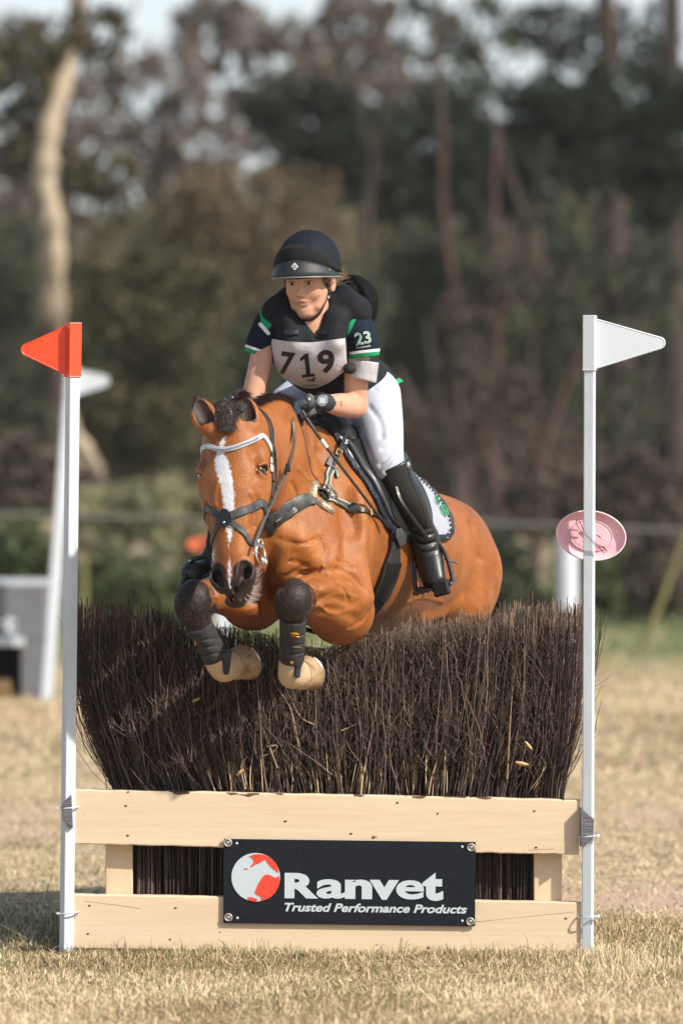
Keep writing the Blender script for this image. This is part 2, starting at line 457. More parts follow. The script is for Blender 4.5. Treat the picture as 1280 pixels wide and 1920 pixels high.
blades('grass', 260000, -2.4, 2.4, -3.3, 1.2, .017, .0029, mg, 1, dens=lambda x, y: np.clip(1.15 - .8 * dirt_at(x, y), 0, 1), lean=1.4)
blades('grass_verge', 130000, -3.2, 3.2, 1.2, 9, .015, .0045, mg, 2, dens=lambda x, y: np.clip(1.0 - .75 * dirt_at(x, y), 0, 1) * .8, lean=2.)
blades('grass_meadow', 120000, -6, 6, 9, 31, .022, .012, mg, 3, lean=2.)
# longer tufts at the foot of the fence and on the low bank to the right
blades('grass_tufts', 9000, -.9, .95, -.20, .03, .024, .0026, mg, 4, lean=.6)
blades('grass_bank', 26000, .75, 2.4, -1.1, -.05, .032, .0026, mg, 5, lean=.8, dens=lambda x, y: smooth01(x, .5, .9) * .9)

blades('grass_weeds', 60000, -3, 3, -2.6, 6, .022, .004, None, 6, dens=lambda x, y: smooth01(fbm(x * 4.5, y * 4.5, 77), .655, .70), lean=.8)
blades('grass_straw', 9000, -2.2, 2.2, -3, 1, .045, .0028, mg, 7, lean=2.6)
# ---- trees
def mfol(name, c, c2, sc=3.0):
    m = mat(name, c, .75, c2, sc, spec=.25, detail=3); return m
FOL = {'olive': mfol('olive_foliage', (.115, .100, .052), (.060, .056, .032)), 'tan': mfol('tan_foliage', (.20, .145, .085), (.10, .08, .05)), 'dark': mfol('dark_foliage', (.030, .042, .024), (.014, .020, .014)),
       'grey': mfol('grey_green_foliage', (.078, .090, .050), (.042, .050, .033)), 'green': mfol('green_foliage', (.12, .145, .06), (.05, .07, .032)), 'pale': mfol('pale_green_foliage', (.30, .29, .16), (.16, .16, .09)),
       'brown': mfol('brown_foliage', (.125, .094, .074), (.070, .054, .046)), 'mauve': mfol('mauve_foliage', (.20, .165, .14), (.11, .09, .078))}
BARK = {'pale': mat('pale_gum_bark', (.40, .32, .23), .8, (.055, .034, .024), 1.5, bump=.5, bscale=8, stretch=(1, 1, .25), lo=.46, hi=.56), 'dark': mat('shaded_bark', (.030, .022, .018), .9, (.05, .035, .03), 3),  # 'dark' bark: shade on the trunks put into a very low colour
        'red': mat('red_brown_bark', (.085, .045, .032), .85, (.045, .03, .024), 3, stretch=(1, 1, .3)), 'brown': mat('brown_bark', (.075, .055, .045), .9, (.042, .032, .028), 3, stretch=(1, 1, .3))}
def leaves(crowns, y, n, size, m, parent, seed, holes=.35, depth=.8):
    """many leaf-sized faces in clumps through the crown's volume"""
    g_ = np.random.default_rng(seed); k = (CAM_D + y) / FPX; P_ = []
    tot = sum(c[2] * c[3] for c in crowns)
    for (cx, cy, rx, rz) in crowns:
        nn_ = int(n * rx * rz / tot); c = P(cx, cy, y); RX, RZ = rx * k, rz * k; RY = min(RX, RZ) * depth
        nc = max(6, int(26 * (1 - holes) + 8)) if holes < .4 else 70; u = g_.normal(0, 1, (nc, 3)); u /= np.linalg.norm(u, axis=1)[:, None]; u *= g_.uniform(.25, 1., (nc, 1)) ** .5
        cc = c + u * V(RX, RY, RZ) * .82; cr = g_.uniform(.16, .36, nc) * (1 - .4 * holes) if holes < .4 else g_.uniform(.05, .19, nc)
        i = g_.integers(0, nc, nn_); q = g_.normal(0, 1, (nn_, 3)); q /= np.linalg.norm(q, axis=1)[:, None]; q *= g_.uniform(.1, 1, (nn_, 1)) ** .4
        P_.append(cc[i] + q * (cr[i])[:, None] * V(RX, max(RY, .3), RZ) * 1.25)
    p = np.vstack(P_); p = p[p[:, 2] > .02]; n = len(p)
    a = g_.normal(0, 1, (n, 3)); a /= np.linalg.norm(a, axis=1)[:, None]; b_ = np.cross(a, g_.normal(0, 1, (n, 3))); b_ /= np.linalg.norm(b_, axis=1)[:, None]
    s_ = size * g_.uniform(.6, 1.5, (n, 1)); a = a * s_; b_ = b_ * s_ * .45
    v = np.stack([p - a, p - b_, p + a, p + b_], 1).reshape(-1, 3)
    return np_obj('crown', v, (np.arange(n)[:, None] * 4 + [0, 1, 2, 3]), m, parent, smooth=False)
def tree(name, label, cat, y, crowns, n, size, fol, trunks=(), bark='brown', seed=0, holes=.35, group=None, leaf_name='crown', depth=.8):
    x0 = trunks[0][0][0] if trunks else crowns[0][0]
    base = P(x0, HOR, y); base[2] = 0
    t = thing(name, base, label, cat, group)
    for i, tr in enumerate(trunks):
        k = (CAM_D + y) / FPX; pts = spline([(*(P(a, b, y) + V(0, 0.15 * math.sin(i * 2 + j), 0)), w_ * k / 2) for j, (a, b, w_) in enumerate(tr)], 5 * len(tr))
        b = MB(); b.tube(pts[:, :3], np.maximum(pts[:, 3] * (1 + .12 * np.sin(np.arange(len(pts)) * 1.7 + seed)), .01), 10)
        b.build('trunk' if i == 0 else 'limb', BARK[bark if isinstance(bark, str) else bark[min(i, len(bark) - 1)]], t)
    if holes >= .4 and crowns:        # fine branches through the open crown
        gb = np.random.default_rng(seed + 500); k = (CAM_D + y) / FPX
        for (cx, cy, rx, rz) in crowns:
            for _ in range(4):
                b = MB(); x0, y0 = cx + gb.normal(0, rx * .2), cy + rz * .8; dx, dy = gb.normal(0, rx * .7), -gb.uniform(.8, 1.9) * rz
                b.tube(spline([P(x0 + dx * t + gb.normal(0, 7), y0 + dy * t, y + gb.normal(0, .2)) for t in np.linspace(0, 1, 5)], 14), list(np.linspace(5, 1.6, 14) * k), 5); b.build('branch', BARK['brown'], t)
    if crowns:
        o = leaves(crowns, y, n, size, FOL[fol], t, seed, holes, depth); o.name = leaf_name
    return t
def gy(y): return HOR + CAM_H * FPX / (CAM_D + y)     # pixel row of the ground at depth y
B = lambda y: gy(y) + 4
# undergrowth along the far edge of the field
tree('bush', 'dark green bush behind the grey jump at the far left', 'bush', 29.5, [(30, 1040, 95, 95), (100, 1085, 60, 80)], 5200, .035, 'green', [[(40, B(29.5), 8), (40, 1080, 5)]], seed=1, holes=.1, group='bushes along the field edge')
tree('bush', 'pale yellow-green bush between the left flag pole and the horse', 'bush', 31, [(190, 985, 90, 85), (265, 960, 80, 85)], 4200, .035, 'pale', [[(220, B(31), 8), (220, 1020, 5)]], seed=2, holes=.25, group='bushes along the field edge')
tree('bush', 'low green bush just above the left end of the brush', 'bush', 30, [(230, 1100, 110, 75), (320, 1120, 80, 65)], 4600, .035, 'green', [[(240, B(30), 8), (240, 1120, 5)]], seed=3, holes=.15, group='bushes along the field edge')
tree('bush', "pale grey-green bush behind the horse's lowered head", 'bush', 33, [(370, 1010, 90, 110), (450, 1050, 90, 100), (330, 940, 60, 60)], 5200, .035, 'pale', [[(400, B(33), 8), (400, 1060, 5)]], seed=4, holes=.3, group='bushes along the field edge')
tree('bush', "brown-green bush right of the horse's hindquarters", 'bush', 33, [(960, 1090, 110, 85), (900, 1040, 80, 70)], 4800, .035, 'grey', [[(950, B(33), 8), (950, 1120, 5)]], seed=5, holes=.2, group='bushes along the field edge')
tree('bush', 'dull green bush behind the right flag pole', 'bush', 32, [(1110, 1090, 95, 80), (1180, 1130, 80, 60)], 4200, .035, 'green', [[(1120, B(32), 8), (1120, 1120, 5)]], seed=6, holes=.3, group='bushes along the field edge')
tree('bush', 'brown bush at the far right edge of the field', 'bush', 31, [(1250, 1080, 90, 110), (1230, 980, 70, 70)], 4200, .035, 'brown', [[(1250, B(31), 8), (1250, 1100, 5)]], seed=7, holes=.25, group='bushes along the field edge')
tree('bush', 'rusty brown bush standing beneath the white flag', 'bush', 36, [(1010, 960, 120, 90), (1120, 930, 110, 90), (1230, 900, 100, 90)], 6000, .04, 'brown', [[(1050, B(36), 8), (1050, 1000, 5)]], seed=8, holes=.2, group='bushes along the field edge')
tree('bush', 'dry brown bush left of the left flag pole', 'bush', 36, [(40, 900, 120, 90), (150, 930, 60, 60)], 4200, .04, 'brown', [[(50, B(36), 8), (50, 1000, 5)]], seed=9, holes=.2, group='bushes along the field edge')
# middle ground
tree('round_tree', 'round brownish bushy tree left of the rider', 'tree', 40, [(290, 610, 175, 150), (290, 760, 185, 150), (240, 540, 110, 90), (350, 540, 110, 95)], 17000, .04, 'olive', [[(290, B(40), 20), (285, 900, 16), (290, 700, 10)]], seed=20, holes=.0, group='trees of the wood')
tree('bushy_tree', 'tan bushy tree rising behind the round brownish tree', 'tree', 58, [(470, 430, 190, 130), (500, 560, 160, 160), (380, 400, 120, 90)], 13000, .055, 'tan', [[(470, B(58), 16), (475, 800, 12), (480, 500, 8)]], seed=21, holes=.05, group='trees of the wood')
tree('bushy_tree', "brown tree thicket behind the rider's helmet", 'tree', 50, [(560, 740, 160, 170), (640, 600, 130, 130), (500, 700, 110, 150)], 12000, .05, 'grey', [[(560, B(50), 16), (565, 800, 10)]], seed=22, holes=.08, group='trees of the wood')
tree('bushy_tree', 'dull brown thicket filling the gap left of the pale gum trunk', 'tree', 55, [(20, 700, 130, 200), (30, 520, 110, 130), (150, 720, 90, 160)], 12000, .05, 'grey', [[(20, B(55), 16), (22, 800, 10)]], seed=23, holes=.05, group='trees of the wood')
tree('gum_tree', 'gum tree with a thick pale twisting trunk at the far left', 'tree', 38, [(60, 120, 110, 110), (200, 330, 90, 60), (120, 320, 60, 60), (20, 260, 70, 90), (180, 60, 90, 70)], 4200, .045, 'olive',
     [[(165, B(38), 80), (140, 950, 62), (105, 720, 58), (94, 560, 60), (98, 440, 54), (92, 360, 40), (90, 300, 22), (100, 200, 12)], [(84, 470, 26), (80, 380, 46), (84, 320, 50), (98, 225, 42), (132, 105, 36), (152, -40, 32)], [(96, 420, 26), (84, 200, 18), (60, 60, 12)], [(110, 780, 34), (165, 860, 36), (185, 930, 40)]], bark=['pale', 'pale', 'brown', 'pale'], seed=24, holes=.7, group='trees of the wood')
tree('dark_tree', 'dark green bushy tree behind and above the helmet', 'tree', 62, [(560, 220, 130, 80), (660, 260, 110, 100), (600, 330, 120, 80)], 11000, .06, 'dark', [[(600, B(62), 16), (600, 700, 12), (600, 300, 8)]], bark='dark', seed=25, holes=.12, group='trees of the wood')
tree('dark_tree', 'dark green tree with dense crown right of centre at the top', 'tree', 64, [(820, 250, 120, 110), (900, 330, 130, 120), (770, 340, 100, 100)], 12000, .06, 'dark', [[(820, B(64), 18), (822, 700, 14), (815, 300, 10)]], bark='dark', seed=26, holes=.12, group='trees of the wood')
tree('dark_tree', 'tall dark tree whose shade-darkened trunk rises above the white flag', 'tree', 54, [(1060, 190, 130, 110), (1120, 270, 130, 130), (1010, 320, 120, 120)], 12000, .055, 'dark', [[(1165, B(54), 74), (1160, 700, 66), (1148, 400, 52), (1138, 200, 42), (1132, -60, 38)]], bark='dark', seed=27, holes=.12, group='trees of the wood')
tree('dark_tree', 'tall dark tree with a shade-darkened trunk at the right edge', 'tree', 52, [(1240, 330, 100, 110), (1270, 200, 90, 90)], 7000, .055, 'dark', [[(1268, B(52), 60), (1266, 700, 54), (1262, 400, 44), (1258, -60, 34)]], bark='dark', seed=28, holes=.15, group='trees of the wood')
tree('bushy_tree', "grey-green thicket right of the rider's shoulder", 'tree', 56, [(800, 520, 110, 110), (880, 600, 120, 140), (760, 650, 100, 150)], 11000, .055, 'grey', [[(820, B(56), 14), (820, 700, 10)]], seed=29, holes=.08, group='trees of the wood')
tree('bushy_tree', 'dull green thicket left of the white flag', 'tree', 58, [(1000, 520, 120, 120), (1010, 700, 120, 170), (950, 800, 110, 120)], 11000, .055, 'grey', [[(1010, B(58), 14), (1010, 700, 10)]], seed=30, holes=.08, group='trees of the wood')
tree('bushy_tree', 'dark green thicket behind the white flag', 'tree', 60, [(1180, 480, 110, 110), (1200, 640, 110, 160), (1240, 780, 100, 120)], 11000, .055, 'dark', [[(1200, B(60), 14), (1200, 700, 10)]], seed=31, holes=.1, group='trees of the wood')
tree('bushy_tree', "brown thicket between the rider's leg and the right flag pole", 'tree', 52, [(820, 830, 120, 100), (930, 900, 120, 90), (1040, 860, 90, 90)], 9000, .05, 'brown', [[(850, B(52), 14), (850, 850, 10)]], seed=32, holes=.05, group='trees of the wood')
tree('bushy_tree', 'loose brown thicket in front of the red-brown fork', 'tree', 41, [(880, 620, 90, 120), (960, 500, 80, 110), (850, 780, 90, 100), (960, 760, 70, 120)], 2600, .045, 'brown', [[(900, B(41), 10), (900, 900, 7)]], seed=70, holes=.6, group='trees of the wood')
tree('bushy_tree', 'loose grey-green thicket in front of the leaning trunks', 'tree', 42, [(1060, 440, 90, 110), (1130, 560, 90, 120), (1220, 560, 80, 160), (1180, 780, 90, 110)], 2800, .045, 'grey', [[(1130, B(42), 10), (1130, 900, 7)]], seed=71, holes=.6, group='trees of the wood')
for i, (lab, y, tr, bk) in enumerate((
    ("red-brown slender tree forking right of the rider's back", 44, [[(935, B(44), 42), (925, 900, 34), (902, 790, 28), (880, 660, 20), (868, 560, 12)], [(915, 830, 20), (925, 720, 18), (936, 560, 15), (926, 400, 12), (930, 250, 8)]], 'red'),
    ('pale leaning tree between the rider and the red-brown fork', 47, [[(900, B(47), 30), (840, 880, 26), (790, 790, 22), (740, 690, 12)], [(830, 860, 14), (800, 600, 10)]], 'brown'),
    ('thin red-brown tree reaching the sky above the rider', 50, [[(880, B(50), 24), (862, 760, 20), (858, 600, 16), (830, 400, 15), (828, 250, 14), (818, 100, 12), (826, -50, 10)], [(824, 120, 10), (740, 100, 7), (640, 70, 5), (600, 20, 4)], [(822, 90, 8), (850, 40, 6), (870, -40, 4)]], 'red'),
    ('dark leaning tree crossing behind the white flag', 48, [[(1130, B(48), 34), (1105, 650, 30), (1060, 560, 26), (1015, 480, 22), (960, 350, 18), (915, 200, 10)], [(1010, 470, 14), (1000, 380, 10), (1030, 250, 7)]], 'dark'),
    ('reddish slender tree left of the shade-darkened trunk', 46, [[(1000, B(46), 26), (1015, 880, 24), (1045, 760, 20), (1095, 640, 17), (1130, 540, 12)], [(1015, 880, 14), (990, 760, 10), (1000, 600, 6)]], 'red'),
    ('slim dark tree between the two shade-darkened trunks', 57, [[(1215, B(57), 16), (1222, 500, 12), (1240, 200, 10), (1248, -50, 8)]], 'dark'),
    ('thin pale tree just right of the tan bushy tree', 60, [[(700, B(60), 20), (705, 700, 16), (690, 400, 12), (720, 180, 8), (730, -40, 6)], [(700, 300, 8), (660, 120, 5), (640, -20, 4)]], 'brown'))):
    tree('slender_tree', lab, 'tree', y, [], 0, 0, 'dark', tr, bk, seed=40 + i, group='bare slender trunks in the wood')
# high thin crowns against the sky
for i, (lab, y, cr, fol) in enumerate((
    ('sparse grey-brown tree crown at the top left against the sky', 70, [(300, 180, 150, 130), (240, 300, 130, 90), (380, 290, 110, 90), (80, 420, 110, 90)], 'mauve'),
    ('sparse brownish tree crown at the top centre against the sky', 74, [(420, 60, 130, 100), (540, 110, 110, 90), (480, 220, 100, 90)], 'mauve'),
    ('sparse dark tree crown at the top right of centre against the sky', 76, [(760, 60, 130, 90), (900, 60, 130, 90), (850, 170, 120, 60)], 'grey'),
    ('sparse dark tree crown at the top right against the sky', 72, [(1040, 60, 110, 80), (1200, 90, 90, 110)], 'dark'),
    ('open twiggy crown filling the sky above the helmet', 75, [(660, 60, 110, 100), (600, 160, 90, 80), (720, 170, 90, 80)], 'mauve'),
    ('thin leafy crown above the left flag at the very top', 78, [(50, 300, 100, 120), (150, 200, 90, 120), (60, 80, 90, 80)], 'mauve'))):
    tree('tall_tree', lab, 'tree', y, cr, {'dark': 2000, 'grey': 2800}.get(fol, 4300), .08, fol, [[(cr[0][0], B(y), 18), (cr[0][0] + 8, 700, 14), (cr[0][0], cr[0][1] + 60, 8), (cr[0][0] + 10, cr[0][1] - 90, 4)]], 'brown', seed=60 + i, holes=.5, group='high crowns against the sky')
# the far wood: one deep mass nobody could count
n = 60000; x = rg.uniform(-16, 16, n); y = rg.uniform(88, 112, n); top = 6.3 + 1.1 * (fbm(x * .35, y * .1, 31) - .5) * 2 + .4 * rg.normal(0, 1, n); z = rg.uniform(0, 1, n) ** .8 * top
a = rg.normal(0, 1, (n, 3)); a /= np.linalg.norm(a, axis=1)[:, None]; b_ = np.cross(a, rg.normal(0, 1, (n, 3))); b_ /= np.linalg.norm(b_, axis=1)[:, None]
s_ = rg.uniform(.1, .26, (n, 1)); p = np.stack([x, y, z], 1)
fw_ = np_obj('far_wood', np.stack([p - a * s_, p - b_ * s_ * .7, p + a * s_, p + b_ * s_ * .7], 1).reshape(-1, 3), np.arange(n)[:, None] * 4 + [0, 1, 2, 3], FOL['olive'], smooth=False)
tag(fw_, 'far wood behind the trees, brown and dark green', 'wood', kind='stuff')
# ---- a little dust and haze in the air
hb_ = MB(); hb_.box((0, 45, 9), (120, 160, 21)); hz = hb_.build('haze', bpy.data.materials.new('haze_air'), smooth=False); tag(hz, 'thin dusty haze in the air', kind='stuff')
hm = bpy.data.materials['haze_air']; hm.use_nodes = True; hn = hm.node_tree; hn.nodes.remove(hn.nodes['Principled BSDF']); pv = hn.nodes.new('ShaderNodeVolumePrincipled'); pv.inputs['Color'].default_value = (.88, .86, .82, 1); pv.inputs['Density'].default_value = .0004; pv.inputs['Anisotropy'].default_value = .2
hn.links.new(pv.outputs[0], hn.nodes['Material Output'].inputs['Volume'])
print('trees', time.time() - T0)
# ================================================================== THE BRUSH FENCE
mcrm = mat('cream_paint', (.70, .56, .395), .6, (.60, .44, .28), 5, bump=.35, bscale=26, bdist=.004, detail=10, stretch=(.16, 1, 1.6), lo=.38, hi=.80)
def chips(m, thr=.73, col=(.09, .05, .03), sc=14, stretch=(1, 1, 2.5)):
    n = m.node_tree.nodes; l = m.node_tree.links; b = n['Principled BSDF']; tc = n.new('ShaderNodeTexCoord'); mp = n.new('ShaderNodeMapping'); mp.inputs['Scale'].default_value = stretch
    l.new(tc.outputs['Object'], mp.inputs[0]); t = n.new('ShaderNodeTexNoise'); t.inputs['Scale'].default_value = sc; t.inputs['Detail'].default_value = 5; l.new(mp.outputs[0], t.inputs['Vector'])
    a = n.new('ShaderNodeAttribute'); a.attribute_name = 'wear'; q = n.new('ShaderNodeMath'); q.operation = 'MULTIPLY_ADD'; q.inputs[1].default_value = .25; l.new(a.outputs['Fac'], q.inputs[0]); l.new(t.outputs[0], q.inputs[2])
    r = n.new('ShaderNodeMapRange'); r.inputs[1].default_value = thr; r.inputs[2].default_value = thr + .015; l.new(q.outputs[0], r.inputs[0])
    x = n.new('ShaderNodeMix'); x.data_type = 'RGBA'; x.inputs[7].default_value = (*col, 1); s_ = b.inputs['Base Color']; l.new(s_.links[0].from_socket, x.inputs[6]); l.new(r.outputs[0], x.inputs[0]); l.new(x.outputs[2], s_)
chips(mcrm)
fence = thing('brush_fence', (0, .25, 0), 'cream timber cross-country jump topped with dark brushwood, in front of the horse', 'jump')
def board(name, px0, py0, px1, py1, hpx, y0, th, m, parent, wear_top=0., seed=0):
    """plank seen between pixels; fine grid so that edges can be uneven and worn"""
    a, b_ = P(px0, py0, y0), P(px1, py1, y0); L = np.linalg.norm(b_ - a); H_ = hpx * (CAM_D + y0) / FPX
    ux = (b_ - a) / L; uz = V(-ux[2], 0, ux[0]) * -1; g_ = np.random.default_rng(seed); nx, nz = 140, 18; rows = []
    prof = []
    for j in range(nz + 1): prof.append((0 if 0 < j < nz else .004, j / nz))
    ring = [(th, 0)] + [(.003, 0)] + [(0, .02 + .96 * j / nz) for j in range(nz + 1)] + [(.003, 1)] + [(th, 1)]
    vs = []; wear = []
    for i in range(nx + 1):
        u = i / nx; jt = fbm(np.array([u * 30 + seed]), np.array([seed * 1.]), 3)[0] - .5; jb = fbm(np.array([u * 40 + seed]), np.array([9.]), 4)[0] - .5
        for (dp, t) in ring:
            tt = t * (H_ + (jb * .006) - (jt * .004)) + jt * .004
            vs.append(a + ux * u * L + uz * tt + V(0, dp + .0015 * (fbm(np.array([u * 12.]), np.array([t * 3.]), seed)[0] - .5), 0))
            wear.append(wear_top * (1 - smooth01(t, .0, .08)) + .35 * smooth01(t, .96, 1.) + .2 * smooth01(abs(u - .5), .492, .5))
    k = len(ring); f = [(i * k + j, (i + 1) * k + j, (i + 1) * k + j + 1, i * k + j + 1) for i in range(nx) for j in range(k - 1)] + [(i * k + k - 1, (i + 1) * k + k - 1, (i + 1) * k, i * k) for i in range(nx)]
    mb = MB(); mb.add(vs, f + [tuple(range(k)), tuple(nx * k + j for j in range(k - 1, -1, -1))]); o = mb.build(name, m, parent, auto=.5)
    at = o.data.attributes.new('wear', 'FLOAT', 'POINT'); at.data.foreach_set('value', np.array(wear, dtype=np.float32)); return o, (a, ux, uz, L, H_)
b1, B1 = board('board', 137, 1480, 1087, 1500, 103, 0.0, .05, mcrm, fence, .75, 1)
b2, B2 = board('board', 140, 1677, 1089, 1692, 102, 0.0, .05, mcrm, fence, .15, 2)
b3, _ = board('rear_board', 205, 1515, 1045, 1532, 90, .56, .05, mcrm, fence, .3, 3); b4, _ = board('rear_board', 205, 1665, 1045, 1678, 102, .56, .05, mcrm, fence, .1, 4)
# nail holes, knots and cracks
mnail = mat('dark_hole', (.05, .03, .02), .8); b = MB()
for (bd, u, t) in ((B1, .11, .82), (B1, .105, .28), (B1, .42, .5), (B1, .55, .7), (B1, .72, .3), (B1, .91, .22), (B1, .915, .88), (B1, .64, .12), (B2, .03, .2), (B2, .028, .72), (B2, .2, .22), (B2, .19, .8), (B2, .4, .93), (B2, .86, .9), (B2, .97, .3), (B2, .7, .88), (B2, .6, .15), (B2, .94, .9)):
    a, ux, uz, L, H_ = bd; b = MB(); b.ell(a + ux * u * L + uz * t * H_ + V(0, -.0005, 0), (.0035 + .002 * (u * 7 % 1), .002, .003), None, 8, 5); b.build('nail_hole', mnail, fence)
b = MB()
for (bd, pts) in ((B2, [(.02, .12), (.08, .18), (.13, .24)]), (B2, [(.70, .42), (.80, .38), (.90, .27), (.985, .18)]), (B1, [(.90, .93), (.95, .90)])):
    a, ux, uz, L, H_ = bd; b = MB(); b.tube([a + ux * u * L + uz * t * H_ for u, t in pts], .0007, 4); b.build('crack', mat('brown_crack', (.30, .17, .09), .8) if 'brown_crack' not in bpy.data.materials else bpy.data.materials['brown_crack'], fence)
# posts
mpost = mat('cream_post_paint', (.70, .56, .395), .6, (.62, .47, .30), 12, bump=.3, bscale=40, bdist=.003, stretch=(1, 1, .3)); chips(mpost, .66, (.12, .065, .03), 9, (1, 1, .6))
for (x0, x1) in ((198, 249), (1000, 1053)):
    for y in (.056, .40):
        a = P(x0, 1800, y); c_ = P(x1, 1800, y); b = MB(); hh_ = .45 if y < .1 else .42; b.box(V((a[0] + c_[0]) / 2, y + .045, hh_ / 2), (c_[0] - a[0], .09, hh_)); o = b.build('post', mpost, fence, bevel=.004, smooth=False)
        at = o.data.attributes.new('wear', 'FLOAT', 'POINT'); at.data.foreach_set('value', np.full(len(o.data.vertices), .25, dtype=np.float32))
# brushwood: thousands of real twigs fanning out of the box
mtw = mat('brushwood', (.088, .059, .049), .75, (.030, .020, .018), 60, spec=.3)
mixattr(mtw, 'tone', (.25, .175, .14), .5, 1.05); mixattr(mtw, 'tip', (.30, .19, .13), .6, 1.2); mixattr(mtw, 'cut', (.62, .47, .28), .4, .6)  # 'tip' paints sunlit twig ends as a lighter colour
TOPX = [140, 200, 300, 345, 400, 460, 520, 560, 610, 640, 700, 760, 850, 930, 1000, 1100]
TOPY = [1146, 1152, 1158, 1172, 1178, 1185, 1200, 1215, 1222, 1212, 1198, 1182, 1172, 1160, 1150, 1146]
def twigs(name, n, seed, short=0):
    g_ = np.random.default_rng(seed); seg = 9
    t0 = g_.uniform(0, 1, n)
    if not short:
        u = t0; yb = g_.uniform(.075, .50, n)
        xb = -.735 + u * 1.46 + g_.normal(0, .006, n)
        xt = -.872 + u * 1.685 + g_.normal(0, .030, n) + .09 * (vnoise(u * 26, yb * 6, 4) - .5) + .06 * (vnoise(u * 70, yb * 9, 14) - .5); xt = np.clip(xt, -.885, .808); yt = (yb - .28) * 1.18 + .28 + g_.normal(0, .03, n)
        front = yb < .16
        pxt = 640 + xt / (CAM_D + yt) * FPX
        zt = CAM_H - (np.interp(pxt, TOPX, TOPY) - HOR) * (CAM_D + .1) / FPX + .020 * g_.normal(0, 1, n) + .05 * (fbm(xt * 14, yt * 6, 8) - .5)
        dip = np.exp(-((xt + .17) / .24) ** 2); zt -= dip * (.02 + g_.uniform(0, .20, n) * (g_.uniform(0, 1, n) < .8)); zt += g_.normal(0, .012, n) * (g_.uniform(0, 1, n) < .4)
        low = g_.uniform(0, 1, n) < .28; zt = np.where(low, g_.uniform(.62, 1., n) * zt, zt); zt = np.maximum(zt, .62)
        zb = np.full(n, .02)
        base = np.stack([xb, yb, zb], 1); knee = np.stack([xb + (xt - xb) * .12, yb, np.full(n, .50)], 1); tip = np.stack([xt, yt, zt], 1)
        tt = np.linspace(0, 1, seg + 1)[:, None, None]
        # quadratic-ish: straight up through the box, then fanning
        P1 = knee
        pts = (1 - tt) * base + tt * tip
        fz = np.clip((pts[:, :, 2:3] - .47) / np.maximum(zt[None, :, None] - .47, .1), 0, 1); fz = np.sin(np.minimum(fz / .92, 1) * math.pi / 2)
        pts[:, :, 0:1] = (xb + 0 * xt)[None, :, None] + (xt - xb)[None, :, None] * fz; pts[:, :, 1:2] = yb[None, :, None] + (yt - yb)[None, :, None] * fz
        amp = .018; r0 = g_.uniform(.0016, .0030, n) + .0022 * (g_.uniform(0, 1, n) < .2)
    else:
        u = t0; x0 = -.80 + u * 1.56; z0 = g_.uniform(.55, .98, n); fan = (x0 + .02) / .8
        x0 = (-.0 + x0) * (.90 + .10 * (z0 - .5) / .5); y0 = g_.uniform(.055, .16, n) - .02 * (z0 - .5)
        L = g_.uniform(.06, .26, n); an = g_.normal(0, .55, n) + fan * .15
        base = np.stack([x0, y0, z0], 1); tip = base + np.stack([np.sin(an) * L, g_.normal(-.03, .05, n) * L * 3, np.abs(np.cos(an)) * L], 1)
        pxt = 640 + tip[:, 0] / (CAM_D + .1) * FPX
        zm = CAM_H - (np.interp(pxt, TOPX, TOPY) - HOR) * (CAM_D + .1) / FPX + .01; tip[:, 2] = np.minimum(tip[:, 2], zm)
        mid = (base + tip) / 2 + np.stack([g_.normal(0, .02, n), g_.normal(0, .012, n), g_.normal(0, .01, n)], 1)
        tt = np.linspace(0, 1, seg + 1)[:, None, None]; pts = (1 - tt) ** 2 * base + 2 * tt * (1 - tt) * mid + tt ** 2 * tip
        amp = .012; r0 = g_.uniform(.0012, .0024, n)
    ph = g_.uniform(0, 6.28, (n, 2)); fr = g_.uniform(1.5, 5, (n, 2)); am = amp * g_.uniform(.2, 1, (n, 1))
    t1 = np.linspace(0, 1, seg + 1)
    for i in range(seg + 1):
        w_ = am * t1[i]; pts[i, :, 0:1] += w_ * np.sin(ph[:, :1] + fr[:, :1] * 6.28 * t1[i] * .5); pts[i, :, 1:2] += w_ * np.cos(ph[:, 1:] + fr[:, 1:] * 3.1 * t1[i])
    pts[:, :, 1] = np.maximum(pts[:, :, 1], np.where(pts[:, :, 2] < .53, .058, -.03))
    rings = []
    for i in range(seg + 1):
        r_ = r0 * (1 - .62 * t1[i])
        for k in range(3):
            a_ = 2 * math.pi * k / 3; rings.append(pts[i] + np.stack([r_ * math.cos(a_), r_ * math.sin(a_), 0 * r_], 1))
    S3 = (seg + 1) * 3; v = np.stack(rings, 1).reshape(-1, 3); bs = (np.arange(n) * S3)[:, None]
    f = np.concatenate([bs + np.array([i * 3 + k, i * 3 + (k + 1) % 3, (i + 1) * 3 + (k + 1) % 3, (i + 1) * 3 + k]) for i in range(seg) for k in range(3)])
    tone = np.repeat(g_.uniform(0, 1, n) ** (1.6 if not short else .8), S3); lit_tip = np.tile(np.repeat(np.linspace(0, 1, seg + 1) ** 6, 3), n) * np.repeat(g_.uniform(.2, 1.3, n), S3)
    cut = np.zeros(n * S3)
    if not short:
        sel = np.repeat((g_.uniform(0, 1, n) < .22) & (yb < .12), S3); hh = np.repeat(g_.uniform(.55, .60, n), S3); cut = (sel & (v[:, 2] < hh) & (v[:, 2] > .51)).astype(float)
    o = np_obj(name, v, f, mtw, fence, attrs={'tone': tone, 'tip': lit_tip, 'cut': cut}); tag(o, kind='stuff'); return o
twigs('brushwood', 5600, 3); twigs('brushwood_branchlets', 6500, 4, 1)
